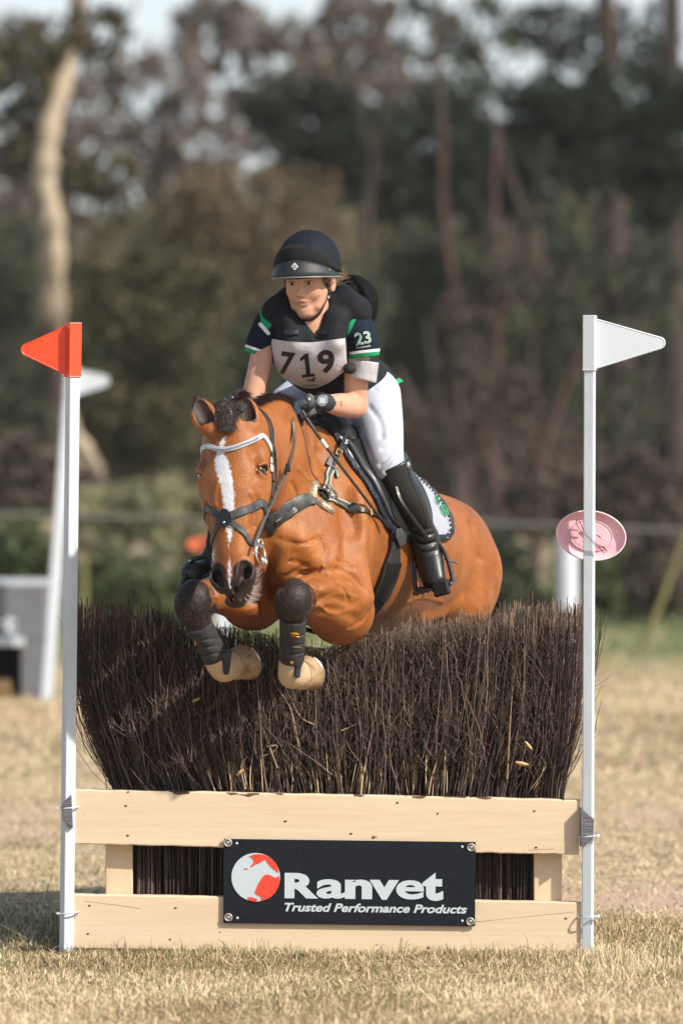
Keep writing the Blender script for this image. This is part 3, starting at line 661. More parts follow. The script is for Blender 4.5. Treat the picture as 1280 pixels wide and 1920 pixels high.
# stray twigs beside the right flag pole and on the left flank
g_ = np.random.default_rng(12); b = MB()
for (x0, y0, x1, y1, k) in ((1100, 1310, 1128, 1160, 7), (1098, 1390, 1118, 1290, 4), (1104, 1250, 1120, 1150, 5), (215, 1470, 150, 1290, 16), (180, 1380, 140, 1260, 9), (1050, 1470, 1088, 1330, 12)):
    for _ in range(k):
        j = g_.normal(0, 9, 6); b.tube(spline([P(x0 + j[0], y0 + j[1], .1), P((x0 + x1) / 2 + j[2], (y0 + y1) / 2 + j[3], .08), P(x1 + j[4], y1 + j[5], .06)], 8), list(np.linspace(.0014, .0006, 8)), 4)
o = b.build('stray_twigs', mtw, fence); tag(o, kind='stuff')
mpeel = mat('peeled_stick', (.42, .30, .19), .7, (.2, .13, .09), 60); b = MB()
for pp in ([(950, 1460), (960, 1290), (972, 1230)], [(560, 1400), (545, 1330), (520, 1290), (512, 1270)], [(590, 1360), (560, 1340), (530, 1275)], [(500, 1400), (520, 1398), (512, 1410), (485, 1420)], [(640, 1370), (668, 1358)], [(520, 1440), (505, 1400), (490, 1360)], [(460, 1480), (452, 1440), (462, 1420)]):
    b.tube(spline([P(x, y, .045) for x, y in pp], 10), list(np.linspace(.003, .0014, 10)), 5); b.build('bare_stick', mpeel, fence); b = MB()
mleaf = mat('dead_leaf', (.50, .33, .14), .7)
for (x, y, a, s) in ((978, 1432, 12, 14), (990, 1398, 50, 11), (368, 1312, -25, 10), (450, 1448, -40, 10)):
    ca, sa = math.cos(R(a)), math.sin(R(a)); q = P(x, y, .035); k = s / FPX * CAM_D; vs = []
    for t in np.linspace(-1, 1, 9):
        for w_ in (-1, 0, 1): dx, dz = t * k, w_ * k * .28 * (1 - t * t) ** .5; vs.append(q + V(dx * ca + dz * sa, -.006 * (1 - abs(w_)) + .008 * t * t, -dx * sa + dz * ca))
    b = MB(); b.add(vs, [(i * 3 + j, i * 3 + j + 1, (i + 1) * 3 + j + 1, (i + 1) * 3 + j) for i in range(8) for j in range(2)]); b.build('dead_leaf', mleaf, fence)

# ---- the sponsor sign
sg = thing('sign_board', P(655, 1735, -.02), 'black banner reading Ranvet, screwed to the front of the cream boards', 'sign')
mpan = mat('black_corflute', (.006, .008, .013), .6, (.010, .013, .019), 60, spec=.2, bump=.1, bscale=90)
s00, s10 = P(420, 1573, -.012), P(891, 1579, -.012); s01 = P(419, 1731, -.012); s11 = P(890, 1737, -.012)
def SP(x, y, d=0.):
    """x 0..471, y 0..158 down the sign"""
    u, v = x / 471, y / 158; return (s00 * (1 - u) + s10 * u) * (1 - v) + (s01 * (1 - u) + s11 * u) * v + V(0, -d, 0)
b = MB(); n = 12; vs = [SP(x, y) for x, y in ((0, 0), (471, 0), (471, 158), (0, 158))]; vs += [q + V(0, .006, 0) for q in vs]
b.add(vs, [(0, 3, 2, 1), (4, 5, 6, 7), (0, 1, 5, 4), (1, 2, 6, 5), (2, 3, 7, 6), (3, 0, 4, 7)]); b.build('panel', mpan, sg, smooth=False)
mwp = mat('sign_white', (.50, .57, .61), .5); mrp = mat('sign_red', (.75, .055, .025), .5)
def sign_poly(name, poly, m, d, th=.0012):
    n = len(poly); a = [SP(x, y, d) for x, y in poly]; mb = MB(); c_ = [q + V(0, -th, 0) for q in a]
    mb.add(a + c_, [tuple(range(n)), tuple(range(2 * n - 1, n - 1, -1))] + [(i, (i + 1) % n, n + (i + 1) % n, n + i) for i in range(n)])
    return mb.build(name, m, sg, smooth=False)
def text_mesh0(s, **kw):
    cu = bpy.data.curves.new('t', 'FONT'); cu.body = s; cu.size = 1
    for k, v in kw.items(): setattr(cu, k, v)
    o = bpy.data.objects.new('t', cu); S.collection.objects.link(o)
    me = bpy.data.meshes.new_from_object(o.evaluated_get(bpy.context.evaluated_depsgraph_get())); bpy.data.objects.remove(o); bpy.data.curves.remove(cu)
    v = np.array([q.co for q in me.vertices]).reshape(-1, 3); f = [tuple(p.vertices) for p in me.polygons]; bpy.data.meshes.remove(me); return v, f
def sign_text(name, s, x0, y0, x1, y1, d=.0008, th=.0012, m=None, **kw):
    """y0 = top of the tallest letter, y1 = baseline"""
    v, f = text_mesh0(s, **kw); bl = 0.; X = x0 + (v[:, 0] - v[:, 0].min()) / (v[:, 0].max() - v[:, 0].min()) * (x1 - x0)
    Y = y1 - (v[:, 1] - bl) / (v[:, 1].max() - bl) * (y1 - y0)
    a = np.array([SP(x, y, d) for x, y in zip(X, Y)]); n = len(a); mb = MB()
    mb.add(np.vstack([a, a + V(0, -th, 0)]), [tuple(q) for q in f] + [tuple(n + i for i in q[::-1]) for q in f]); return mb.build(name, m or mwp, sg, smooth=False)
xs_ = [(116, 176, 'R'), (176, 226, 'a'), (229, 277, 'n'), (275, 327, 'v'), (325, 374, 'e'), (374, 410, 't')]
for x0, x1, ch in xs_:
    top = {'R': 62, 't': 62}.get(ch, 73)
    o = sign_text('letter', ch, x0 - 2, top - (4 if ch == 't' else 0), x1 + 1, 106.5, offset={'R': .05, 't': .055, 'v': .045, 'a': .03, 'e': .026, 'n': .045}[ch], resolution_u=10)
sign_text('letter_tagline', 'Trusted Performance Products', 114, 118, 456, 133.5, offset=.030, shear=.28, space_character=1.0)
cc = (60, 71); rad = 45.5
circ = [(cc[0] + rad * math.cos(t), cc[1] + rad * math.sin(t)) for t in np.linspace(0, 2 * math.pi, 65)[:-1]]
sign_poly('emblem_disc', circ, mwp, .0008)
# red field of the emblem: sky behind rider and horse's neck
T = lambda x, y: ((x - 40) / 245 * 100 + 0, (y - 48) / 245 * 100 + 0)
def em(pts): return [((x / 2.4615) - 19, (y / 2.4615) - 21.5) for x, y in pts]   # crop pixels -> sign pixels
red1 = em([(163, 131), (185, 122), (210, 120), (235, 124), (262, 137), (282, 156), (296, 180), (300, 196), (297, 208), (292, 200), (277, 190), (262, 176), (250, 162), (242, 150), (236, 142), (231, 152), (222, 151), (222, 158), (212, 157), (208, 166), (196, 164), (190, 172), (180, 178), (170, 180), (174, 172), (182, 164), (186, 156), (182, 144), (174, 136)])
red2 = em([(304, 222), (305, 245), (298, 272), (286, 295), (268, 315), (248, 327), (228, 333), (218, 336), (222, 326), (216, 316), (200, 308), (190, 300), (196, 284), (202, 268), (212, 248), (220, 236), (228, 222), (240, 214), (258, 216), (270, 222), (282, 228), (290, 230), (294, 222)])
red3 = em([(140, 188), (150, 186), (160, 190), (146, 193)]); red4 = em([(156, 321), (176, 320), (192, 324), (206, 330), (196, 340), (176, 338), (162, 332)])
for r_ in (red1, red2, red3, red4): sign_poly('emblem_red', r_, mrp, .0022)
for x, y in ((7.5, 7), (463, 10), (9, 147), (462, 149)):
    q = SP(x, y, .001); b = MB(); b.tube([q + .011 * V(math.cos(t), 0, math.sin(t)) for t in np.linspace(0, 2 * math.pi, 19)[:-1]], .0034, 8, closed=True); b.build('eyelet', mat('dull_zinc', (.45, .42, .38), .4, metal=.7) if 'dull_zinc' not in bpy.data.materials else bpy.data.materials['dull_zinc'], sg)
    b = MB(); b.ell(q, (.0065, .002, .0065), None, 12, 6); b.build('screw_head', bpy.data.materials['dull_zinc'], sg)
for x, y in ((24, 8), (446, 9), (26, 148), (447, 148)):
    b = MB(); b.ell(SP(x, y, .001), (.0045, .002, .0045), None, 12, 6); b.build('rivet', mwht0 if 'mwht0' in globals() else mwp, sg)

# ---- flag poles
mpvc = mat('white_pvc', (.56, .61, .67), .4, (.42, .45, .48), 9, bump=.08, bscale=50, detail=8, lo=.5, hi=.9, stretch=(1, 1, .35)); mredf = mat('orange_red_plastic', (.85, .075, .02), .38, (.80, .06, .015), 20); mwf = mat('white_plastic', (.55, .60, .64), .35)
def flagpole(label, pb, pt, wpx, y, rot, fl, side, m, tip, grp, name='flag_pole', top=None):
    """pb/pt = foot and top pixels of the tube; fl = (top, bottom) rows of the sleeve"""
    k = (CAM_D + y) / FPX; w_ = wpx * k; a = P(pb[0], pb[1], y); a[2] = -.05; c = P(pt[0], pt[1], y)
    t = thing(name, (a[0], y, 0), label, 'flag pole', grp); up = nrm(c - a); ux = nrm(V(math.cos(R(rot)), math.sin(R(rot)), 0)); uy = np.cross(up, ux)
    b = MB(); b.box((a + c) / 2, (w_, w_, np.linalg.norm(c - a)), (ux, uy, up)); b.build('pole', mpvc, t, bevel=.004 * min(1, w_ / .04), smooth=False)
    f0, f1 = P(pt[0] + (pb[0] - pt[0]) * 0, fl[0], y), P(pt[0], fl[1], y); d = f1 - f0; L = np.linalg.norm(d)
    sl = MB(); cen = (f0 + f1) / 2; sl.box(cen, (w_ * 1.16, w_ * 1.16, L), (ux, uy, up)); sl.box(cen - ux * side * w_ * .5 - up * L * .06, (w_ * .25, w_ * .9, L * .86), (ux, uy, up)); sl.box(cen - up * L * .49, (w_ * 1.26, w_ * 1.26, L * .02), (ux, uy, up))
    o = sl.build('flag_sleeve', m, t, bevel=.003, smooth=False)
    tx, ty = P(tip[0], tip[1], y)[[0, 2]]; x0 = cen[0] + side * w_ * .5; zt, zb = f0[2] - L * .07, f1[2] + L * .04; r_ = 10 * k
    tx -= side * r_; poly = [(x0, zt)]
    aa = [math.pi / 2 - .35 - i * (math.pi - .7) / 8 for i in range(9)]
    poly += [(tx + side * r_ * math.cos(q), ty + r_ * math.sin(q)) for q in aa] + [(x0, zb)]
    b = MB(); b.prism([(p, q) for p, q in poly], (0, y + .003, 0), (1, 0, 0), (0, 0, 1), (0, -1, 0), .005); fo = b.build('flag', m, t, smooth=False)
    b = MB(); b.tube([V(p, y, q) for p, q in poly], .0035 * min(1.5, k / .00175), 6); b.build('flag_rim', m, fo); return t
lp = flagpole('white square pole with an orange-red flag, tied to the left end of the cream fence', (125, 1790), (137, 690), 21.5, -.0, 28, (605, 707), -1, mredf, (41, 656), 'flag poles')
rp = flagpole('white square pole with a white flag, tied to the right end of the cream fence', (1101, 1790), (1105, 670), 19.5, .0, -14, (591, 695), 1, mwf, (1245, 643), 'flag poles')
flagpole('out-of-focus leaning white pole with a white flag, standing behind the left end of the fence', (86, 1316), (134, 690), 21, 17.3, 10, (690, 742), 1, mwf, (204, 714), 'flag poles')
flagpole('out-of-focus white pole with an orange flag, mostly hidden behind the horse', (427, 1316), (410, 1000), 26, 17.3, 0, (1003, 1042), -1, mat('faded_orange_plastic', (.62, .14, .05), .6), (352, 1020), 'flag poles')
pb_ = thing('white_post', P(1064, 1316, 17.3) * V(1, 1, 0), 'thick out-of-focus white post behind the right flag pole and pink disc', 'post')
b = MB(); b.tube([V(P(1064, 1316, 17.3)[0], 17.3, 0), P(1062, 1010, 17.3)], .068, 20); b.build('shaft', mpvc, pb_)
b = MB(); b.ell(P(1062, 1010, 17.3), (.068, .068, .02), None, 20, 8); b.build('cap', mpvc, pb_)
# grey tape and cable ties on the poles
mtape = mat('grey_tape', (.16, .16, .18), .6, (.10, .10, .12), 40, bump=.6, bscale=120, stretch=(.2, .2, 3))
for (t, pl, cx, tie1, tie2, s) in ((lp, 'l', 128, 1514, 1711, -1), (rp, 'r', 1102, 1567, 1718, 1)):
    pts = [(117, 1502 + 4), (134, 1490), (137, 1553), (118, 1538)] if s < 0 else [(1087, 1514), (1113, 1536), (1112, 1572), (1088, 1603 - 14)]
    b = MB(); v4 = [P(x, y, -.036) for x, y in pts]; v8 = [q + V(0, .075, 0) for q in v4]; b.add(v4 + v8, [(0, 1, 2, 3), (7, 6, 5, 4), (0, 4, 5, 1), (1, 5, 6, 2), (2, 6, 7, 3), (3, 7, 4, 0)]); b.build('tape_wrap', mtape, t, smooth=False, bevel=.002)
    for ty in (tie1, tie2):
        c = P(cx, ty, .0); b = MB(); b.tube([c + V(.036 * math.cos(q), .036 * math.sin(q), .003 * math.cos(q)) for q in np.linspace(0, 2 * math.pi, 25)[:-1]], .0028, 6, closed=True)
        b.tube([c + V(.03 * s, -.03, 0), c + V(.038 * s, -.03, .002)], .0022, 5); b.box(c + V(.031 * s, -.031, 0), (.009, .007, .007)); b.build('cable_tie', mwf, t)
# ---- pink number disc seen from behind
pd = thing('plastic_disc', P(1107, 1004, .05), 'pink oval plastic marker disc, seen from its back, clipped behind the right flag pole', 'marker disc')
mpk = mat('pink_plastic', (.80, .50, .56), .5, (.76, .42, .48), 8); mpk2 = mat('pale_pink_rim', (.86, .62, .64), .4)
c = P(1107, 1004, .065); kx, kz = 65 * CAM_D / FPX, 46 * CAM_D / FPX; tl = R(8)
E = lambda a, s, d: c + V(kx * s * math.cos(a) * math.cos(tl) - kz * s * math.sin(a) * math.sin(tl) * -1, -d, -kx * s * math.cos(a) * math.sin(tl) * 1 + kz * s * math.sin(a) * math.cos(tl))
n = 56; vs = []
for (s_, d) in ((.0, .0), (.5, .0), (.62, .0), (.64, -.004), (.90, -.003), (.965, .004), (1., .014), (1.012, .012), (1.0, -.006), (.5, -.008)):
    for i in range(n): vs.append(E(2 * math.pi * i / n, max(s_, .002), d))
b = MB(); b.add(vs, [(j * n + i, j * n + (i + 1) % n, (j + 1) * n + (i + 1) % n, (j + 1) * n + i) for j in range(9) for i in range(n)]); b.build('dish', mpk, pd, auto=1.2)
b = MB(); b.tube([E(2 * math.pi * i / n, 1.0, .014) for i in range(n)], .0028, 6, closed=True); b.build('rim', mpk2, pd)
b = MB(); b.tube([P(1068, 993, .05), P(1095, 996, .05)], .0025, 5); b.tube([P(1098, 985, .05), P(1130, 1012, .05)], .003, 5); b.tube([P(1118, 1003, .05), P(1138, 1014, .05)], .003, 5); b.tube([P(1113, 1020, .05), P(1113, 1048, .05)], .0025, 5); b.tube([E(t, .62, .001) for t in np.linspace(0, 6.28, 40)], .0016, 5); b.build('moulded_ribs', mpk, pd)
b = MB(); cl = [(1122, 1028), (1100, 1007), (1083, 988), (1079, 979), (1083, 975), (1088, 982), (1094, 996), (1112, 1015), (1128, 1026), (1133, 1024)]
b.tube(spline([P(x, y, -.035) for x, y in cl], 40), .0016, 6); b.tube([P(1122, 1026, -.035), P(1131, 1036, -.035), P(1137, 1034, -.035), P(1128, 1024, -.035)], .0016, 5); b.build('wire_clip', mat('dark_wire', (.05, .02, .03), .4, metal=.5), pd)

# ---- grey obstacle far left
gj = thing('box_jump', (-2.6, 17.6, 0), 'out-of-focus grey box jump with white lettering at the far left', 'jump')
mgrey = mat('grey_board', (.165, .17, .19), .7, (.135, .14, .155), 3, bump=.2, bscale=20)
x1 = P(84, 0, 17.6)[0]; zt = P(0, 1099, 17.6)[2]; k = (CAM_D + 17.6) / FPX
b = MB(); b.box(((x1 + -3.4) / 2, 17.62, zt - .17), (x1 + 3.4, .05, .34)); b.box((x1 - .075, 17.623, (zt - .34) / 2), (.15 + .0, .046, zt - .34)); b.box((-3.3, 17.623, (zt - .34) / 2), (.2, .046, zt - .34)); b.build('front_panel', mgrey, gj, smooth=False, bevel=.005)
b = MB(); b.box(((x1 - 3.4) / 2, 18.1, zt + .012), (x1 + 3.44, 1.02, .024)); b.build('top_deck', mat('light_grey_board', (.45, .47, .50), .7), gj, smooth=False, bevel=.004)
b = MB(); b.box(((x1 - 3.4) / 2, 17.9, zt / 2 - .01), (x1 + 3.3, .03, zt - .03)); b.build('shade_panel', mat('opening_shade', (.006, .006, .007), .95), gj, smooth=False)  # added black sheet: shade inside the opening, put into its colour
for xx in (x1 - .022, -3.38):
    b = MB(); b.box((xx, 18.15, zt / 2), (.04, .96, zt - .01)); b.build('side_panel', mat('dark_grey_board', (.16, .165, .18), .8) if xx > -3 else bpy.data.materials['dark_grey_board'], gj, smooth=False)
b = MB(); b.box(((P(46, 0, 17.6)[0] - 3.2) / 2, 17.575, P(0, 1203, 17.6)[2]), (P(46, 0, 17.6)[0] + 3.2, .06, .055)); b.build('white_rail', mwf, gj, smooth=False, bevel=.004)
b = MB(); b.tube([P(20, 1292, 17.55) + V(0, 0, .0), V(-3.2, 17.55, P(0, 1292, 17.6)[2])], .062, 14); b.build('ground_log', mat('yellow_log', (.62, .40, .17), .7, (.5, .3, .12), 6), gj)
v, f = text_mesh0('et', offset=.04); h_ = .13 / .75; cx0 = P(32, 0, 17.55)[0]; v = v.copy(); v[:, 0] = (v[:, 0] - v[:, 0].max()) * h_ * 1.3 + cx0
n = len(v); A = np.stack([v[:, 0], np.full(n, 17.588), P(0, 1186, 17.55)[2] + v[:, 1] * h_], 1); b = MB(); b.add(np.vstack([A, A + V(0, -.004, 0)]), [tuple(q) for q in f] + [tuple(n + i for i in q[::-1]) for q in f]); b.build('white_lettering', mwf, gj, smooth=False)
# ---- rope fence at the field's edge and two leaning stakes
rf = thing('rope_fence', (0, 29, 0), 'pale rope strung on thin posts along the far edge of the field', 'fence')
for (z0, z1, r) in ((.98, .80, .020),):
    b = MB(); b.tube(spline([V(-4.4, 28.8, z0 + .06), V(-1.3, 28.8, z0 - .02), V(1.2, 28.8, (z0 + z1) / 2 + .03), V(4.4, 28.8, z1)], 30), r, 6); b.build('rope', mat('pale_rope', (.16, .145, .13), .8) if 'pale_rope' not in bpy.data.materials else bpy.data.materials['pale_rope'], rf)
for x in (-4.0, -2.35, 3.3):
    b = MB(); b.tube([V(x, 28.85, 0), V(x + .02, 28.85, 1.45)], .028, 8); b.build('post', BARK['brown'], rf)
for (lab, p0, p1) in (('yellow-green upright stake behind the left flag pole', (156, 1185), (158, 1040)), ('yellow-green leaning stake at the right edge', (1228, 1150), (1284, 1000))):
    yy = 25.0; a = P(*p0, yy); c = P(*p1, yy); a = a + (c - a) * (-a[2] / (c[2] - a[2])); b = MB(); b.tube([a, (a + c) / 2 + V(.01, 0, 0), c], [.030, .026, .02], 8); o = b.build('garden_stake', mat('yellow_stake', (.19, .175, .07), .8) if 'yellow_stake' not in bpy.data.materials else bpy.data.materials['yellow_stake']); tag(o, lab, 'stake')
print('fence', time.time() - T0)
# ================================================================== HORSE
SN, CS = math.sin(R(22.5)), math.cos(R(22.5))
def W(s, l, z): return V(-.185 - SN * s + CS * l, -CS * s - SN * l, z)
HF, HLt, HU = V(-SN, -CS, 0), V(CS, -SN, 0), V(0, 0, 1)
# head frame: dd down the face, nn out of the forehead, hl to the horse's left
hp0 = P(424, 786, -.44); hp1 = P(431, 1104, -.60)
dd = nrm(hp1 - hp0); hl = V(math.cos(R(17)), -math.sin(R(17)), 0); hl = nrm(hl - dd * np.dot(hl, dd)); nn = nrm(np.cross(dd, hl))
HLEN = np.linalg.norm(hp1 - hp0)
def H(d, n, l): return hp0 + dd * d * (HLEN / .56) + nn * n + hl * l

def build_horse(h=.005):
    F = Field((-.66, -.78, .28), (.72, 1.98, 1.9), h)
    # trunk
    sp_ = [(.045, 1.29, .14, .16), (-.03, 1.31, .195, .235), (-.2, 1.345, .225, .285), (-.4, 1.35, .255, .318), (-.65, 1.305, .277, .30), (-.9, 1.27, .282, .262),
           (-1.1, 1.26, .255, .225), (-1.28, 1.235, .218, .20), (-1.42, 1.24, .15, .16)]
    F.loft([W(a, 0, b) for a, b, _, _ in sp_], [c for _, _, c, _ in sp_], [d for _, _, _, d in sp_], side=HLt, k=0)
    F.ell(W(-.38, 0, 1.58), (.2, .06, .13), (HF, HLt, HU), k=.06)              # withers
    for s in (1, -1):
        F.ell(W(-.14, s * .145, 1.33), (.12, .095, .21), (nrm(HF + .45 * HU), HLt, nrm(HU - .45 * HF)), k=.06)   # shoulder blade
        F.ell(W(-.01, s * .13, 1.25), (.09, .095, .11), (HF, HLt, HU), k=.05)      # point of shoulder / breast
        F.ell(W(-.06, s * .17, 1.17), (.11, .09, .12), (HF, HLt, HU), k=.04)    # triceps
        F.ell(W(-1.12, s * .12, 1.33), (.21, .125, .12), (HF, HLt, HU), k=.08)   # croup
        F.ell(W(-1.27, s * .12, 1.16), (.16, .11, .22), (HF, HLt, HU), k=.07)  # thigh
    F.ell(W(-1.0, .02, .985), (.17, .34, .085), (HF, HLt, HU), k=.05, sub=True)   # tucked-up flank
    # neck
    nk = [(W(-.28, 0, 1.42), .14, .29), (W(-.08, 0, 1.45), .132, .29), (V(-.20, -.02, 1.53), .112, .265), (P(508, 870, -.14), .098, .225),
          (P(485, 852, -.27), .088, .175), (P(462, 835, -.36), .078, .125)]
    F.loft([a for a, _, _ in nk], [b for _, b, _ in nk], [c for _, _, c in nk], side=HLt, k=.05)
    # jowl to throat join
    F.loft([P(470, 830, -.33), H(.10, -.10, 0)], [.075, .08], [.11, .10], side=hl, k=.05)
    # head
    hd = [(.0, -.075, .084, .074), (.06, -.082, .104, .086), (.13, -.095, .112, .10), (.19, -.10, .112, .108), (.26, -.088, .102, .093), (.34, -.073, .083, .074),
          (.42, -.063, .067, .062), (.48, -.060, .064, .056), (.53, -.060, .061, .053), (.563, -.066, .046, .045)]
    F.loft([H(a, b + .004, 0) for a, b, _, _ in hd], [c for _, _, c, _ in hd], [d for _, _, _, d in hd], side=hl, k=.03)
    F.loft([H(.02, -.03, 0), H(.16, -.022, 0), H(.30, -.022, 0), H(.44, -.02, 0)], [.05, .066, .042, .034], [.03, .024, .02, .018], side=hl, k=.03)  # flat forehead and nose bone
    F.ell(H(.562, -.088, 0), (.034, .028, .028), (hl, nn, dd), k=.02); F.ell(H(.55, -.065, 0), (.036, .04, .026), (hl, nn, dd), k=.01)             # chin
    F.ell(H(.546, -.038, 0), (.036, .026, .026), (hl, nn, dd), k=.02)             # upper lip
    for s in (1, -1):
        F.loft([H(.135, -.055, s * .092), H(.165, -.048, s * .10), H(.2, -.058, s * .098), H(.25, -.068, s * .091), H(.33, -.068, s * .074)], [.018, .018, .016, .012, .007], k=.025)  # orbit and facial crest
        F.ell(H(.168, -.045, s * .114), (.02, .026, .0155), (hl, nn, dd), k=.010, sub=True)   # eye socket
        F.loft([H(.158, -.075, s * .112), H(.146, -.048, s * .112), H(.156, -.02, s * .098)], [.005, .008, .005], k=.010)   # upper lid
        F.loft([H(.184, -.072, s * .11), H(.190, -.048, s * .109), H(.178, -.022, s * .098)], [.004, .005, .004], k=.008)   # lower lid
        F.ell(H(.20, -.135, s * .05), (.055, .08, .085), (hl, nn, dd), k=.04)   # cheek
        F.ell(H(.115, -.018, s * .088), (.016, .016, .024), (hl, nn, dd), k=.03, sub=True)       # hollow above the eye
        F.ell(H(.508, -.034, s * .045), (.032, .034, .042), (hl, nn, dd), k=.018)  # nostril flare
        F.loft([H(.385, -.05, s * .052), H(.45, -.036, s * .049), H(.495, -.03, s * .05)], [.003, .006, .007], k=.015)
        F.loft([H(.27, -.035, s * .082), H(.35, -.043, s * .070)], [.005, .004], k=.03, sub=True)
    # wide open nostrils
    for s in (1, -1):
        F.loft([H(.488, -.008, s * .052), H(.512, -.004, s * .048), H(.540, -.008, s * .030)], [.020, .021, .008], [.02, .024, .012], side=hl, k=.007, sub=True)
        F.ell(H(.508, -.03, s * .05), (.016, .025, .02), (hl, nn, dd), k=.006, sub=True)
    # ears
    for pts in (([(397, 806), (386, 786), (377, 766), (366, 741)]), ([(468, 803), (464, 782), (459, 762), (452, 737)])):
        e = [P(x, y, -.43 + .012 * i) for i, (x, y) in enumerate(pts)]
        F.loft(e, [.031, .043, .036, .005], [.024, .023, .018, .005], side=V(1, 0, -.1), k=.012, n=17)
        F.loft([p + V(0, -.017, 0) for p in e[1:3]] + [e[3] * .45 + e[2] * .55 + V(0, -.013, 0)], [.026, .028, .014], [.016, .016, .009], side=V(1, 0, -.1), k=.006, sub=True)
    F.ell(W(.10, .01, 1.10), (.13, .05, .13), (HF, HLt, HU), k=.05, sub=True)    # hollow between the forelegs
    # forelegs
    def foreleg(E, m1, m2, K, ct, cb, ft, ps, r1, r2, rE=.112):
        F.loft([E, m1, m2, K], [rE, r1, r2, .050], k=.028)
        F.ell(K + V(0, 0, .000), (.045, .044, .068), k=.03)
        F.loft([K + V(0, -.004, -.02), K * .55 + ct * .45, ct, cb], [.046, .043, .037, .032], k=.03)
        F.loft([cb, ft, ft * .5 + ps * .5, ps], [.035, .045, .043, .047], k=.03)
        F.ell(ft + V(.004, .03, .0), (.036, .03, .034), k=.03)
    foreleg(W(-.09, .16, 1.105), P(602, 1126, -.15), P(572, 1117, -.26), P(549, 1124, -.33), P(549, 1165, -.31), P(547, 1240, -.24), P(547, 1264, -.22), P(568, 1264, -.16), .086, .063)
    foreleg(W(-.09, -.145, 1.125), P(450, 1121, -.06), P(408, 1116, -.15), P(362, 1126, -.24), P(372, 1172, -.23), P(405, 1235, -.18), P(418, 1252, -.16), P(442, 1246, -.10), .078, .060, .088)
    # creases where the forearm folds against the breast
    def crease(pp, y, r=.006, k=.02): F.loft([P(a, b, y) for a, b in pp], [r] * len(pp), k=k, sub=True)
    F.crease([(530, 1098), (560, 1078), (600, 1066), (640, 1070), (668, 1090), (684, 1125)], .007, .022)
    F.crease([(536, 1080), (580, 1056), (630, 1052), (664, 1066)], .002, .014)
    F.crease([(507, 975), (508, 1040), (512, 1090)], .008, .05)
    F.crease([(672, 930), (676, 1000), (680, 1070), (690, 1120)], -.012, .05, -.006)
    F.crease([(640, 940), (646, 1000), (650, 1050)], .003, .05)
    F.crease([(600, 1104), (630, 1096), (660, 1106), (676, 1128)], -.010, .04, -.006)
    F.crease([(586, 1150), (620, 1142), (650, 1150), (672, 1164)], .003, .035)
    F.crease([(590, 1128), (625, 1120), (660, 1134)], .002, .03)
    F.crease([(560, 1010), (590, 1050), (610, 1060)], -.008, .05, -.004)
    F.crease([(548, 795), (556, 850), (553, 900), (540, 960)], .007, .07)
    F.crease([(600, 850), (640, 920), (665, 990)], .003, .07)
    for vn in ([(478, 905), (472, 935), (463, 962), (460, 985)], [(470, 925), (482, 950)], [(600, 1000), (612, 1030), (606, 1060), (618, 1085)], [(610, 1120), (640, 1112), (668, 1120)], [(596, 1135), (622, 1150), (650, 1146)], [(640, 1000), (630, 1030), (640, 1060)],
               [(760, 1130), (790, 1120), (830, 1128)], [(880, 1010), (890, 1050), (884, 1090)], [(560, 1100), (580, 1096), (600, 1108), (612, 1100)], [(700, 1010), (704, 1050), (696, 1090)], [(428, 1120), (450, 1128), (470, 1140)], [(560, 880), (580, 900), (600, 890)], [(410, 900), (402, 930), (404, 950)]):
        F.crease(vn, -.0028, .010)
    for vn in ([(520, 1010), (560, 1020), (590, 1012)], [(515, 1060), (545, 1052), (575, 1060)], [(545, 905), (556, 930), (552, 955)], [(570, 1090), (590, 1082), (612, 1086)], [(640, 1085), (656, 1098), (664, 1120)], [(632, 1096), (646, 1108), (652, 1126)], [(690, 1150), (676, 1166), (655, 1176)]):
        F.crease(vn, .0015, .014)
    F.crease([(865, 1165), (888, 1100), (896, 1030), (886, 985)], .008, .05)
    F.crease([(895, 1150), (905, 1090), (912, 1040)], -.016, .05, -.008)
    F.crease([(780, 1160), (820, 1150), (850, 1130)], -.012, .05, -.006)
    F.crease([(440, 1105), (470, 1120), (500, 1150)], .003, .04)
    F.crease([(400, 1108), (430, 1122), (470, 1130)], .003, .03)
    # hind legs trail behind
    for s in (1, -1):
        F.loft([W(-1.18, s * .15, 1.2), W(-1.10, s * .175, 1.05), W(-1.28, s * .16, .88), W(-1.47, s * .15, .74)], [.15, .115, .075, .05], k=.06)
        F.ell(W(-1.5, s * .15, .72), (.05, .04, .06), (HF, HLt, HU), k=.02)
        F.loft([W(-1.5, s * .15, .72), W(-1.47, s * .15, .56), W(-1.46, s * .15, .44)], [.042, .032, .03], k=.02)
        F.ell(W(-1.46, s * .15, .42), .042, k=.02)
        F.loft([W(-1.46, s * .15, .42), W(-1.42, s * .15, .36)], [.034, .036], k=.02)
    return F
_F = build_horse(.005)
hv, hf = _F.mesh(); del _F
hv = relax(hv, hf, 4, .55)
HS = Surf(hv, hf)
def seg_d(v, pts):
    """distance to a polyline and the parameter along it"""
    best = np.full(len(v), 9.); par = np.zeros(len(v))
    for i in range(len(pts) - 1):
        a, b = V(pts[i]), V(pts[i + 1]); ab = b - a
        t = np.clip(((v - a) @ ab) / (ab @ ab), 0, 1); d = np.linalg.norm(v - a - t[:, None] * ab, axis=1)
        m = d < best; best[m] = d[m]; par[m] = i + t[m]
    return best, par
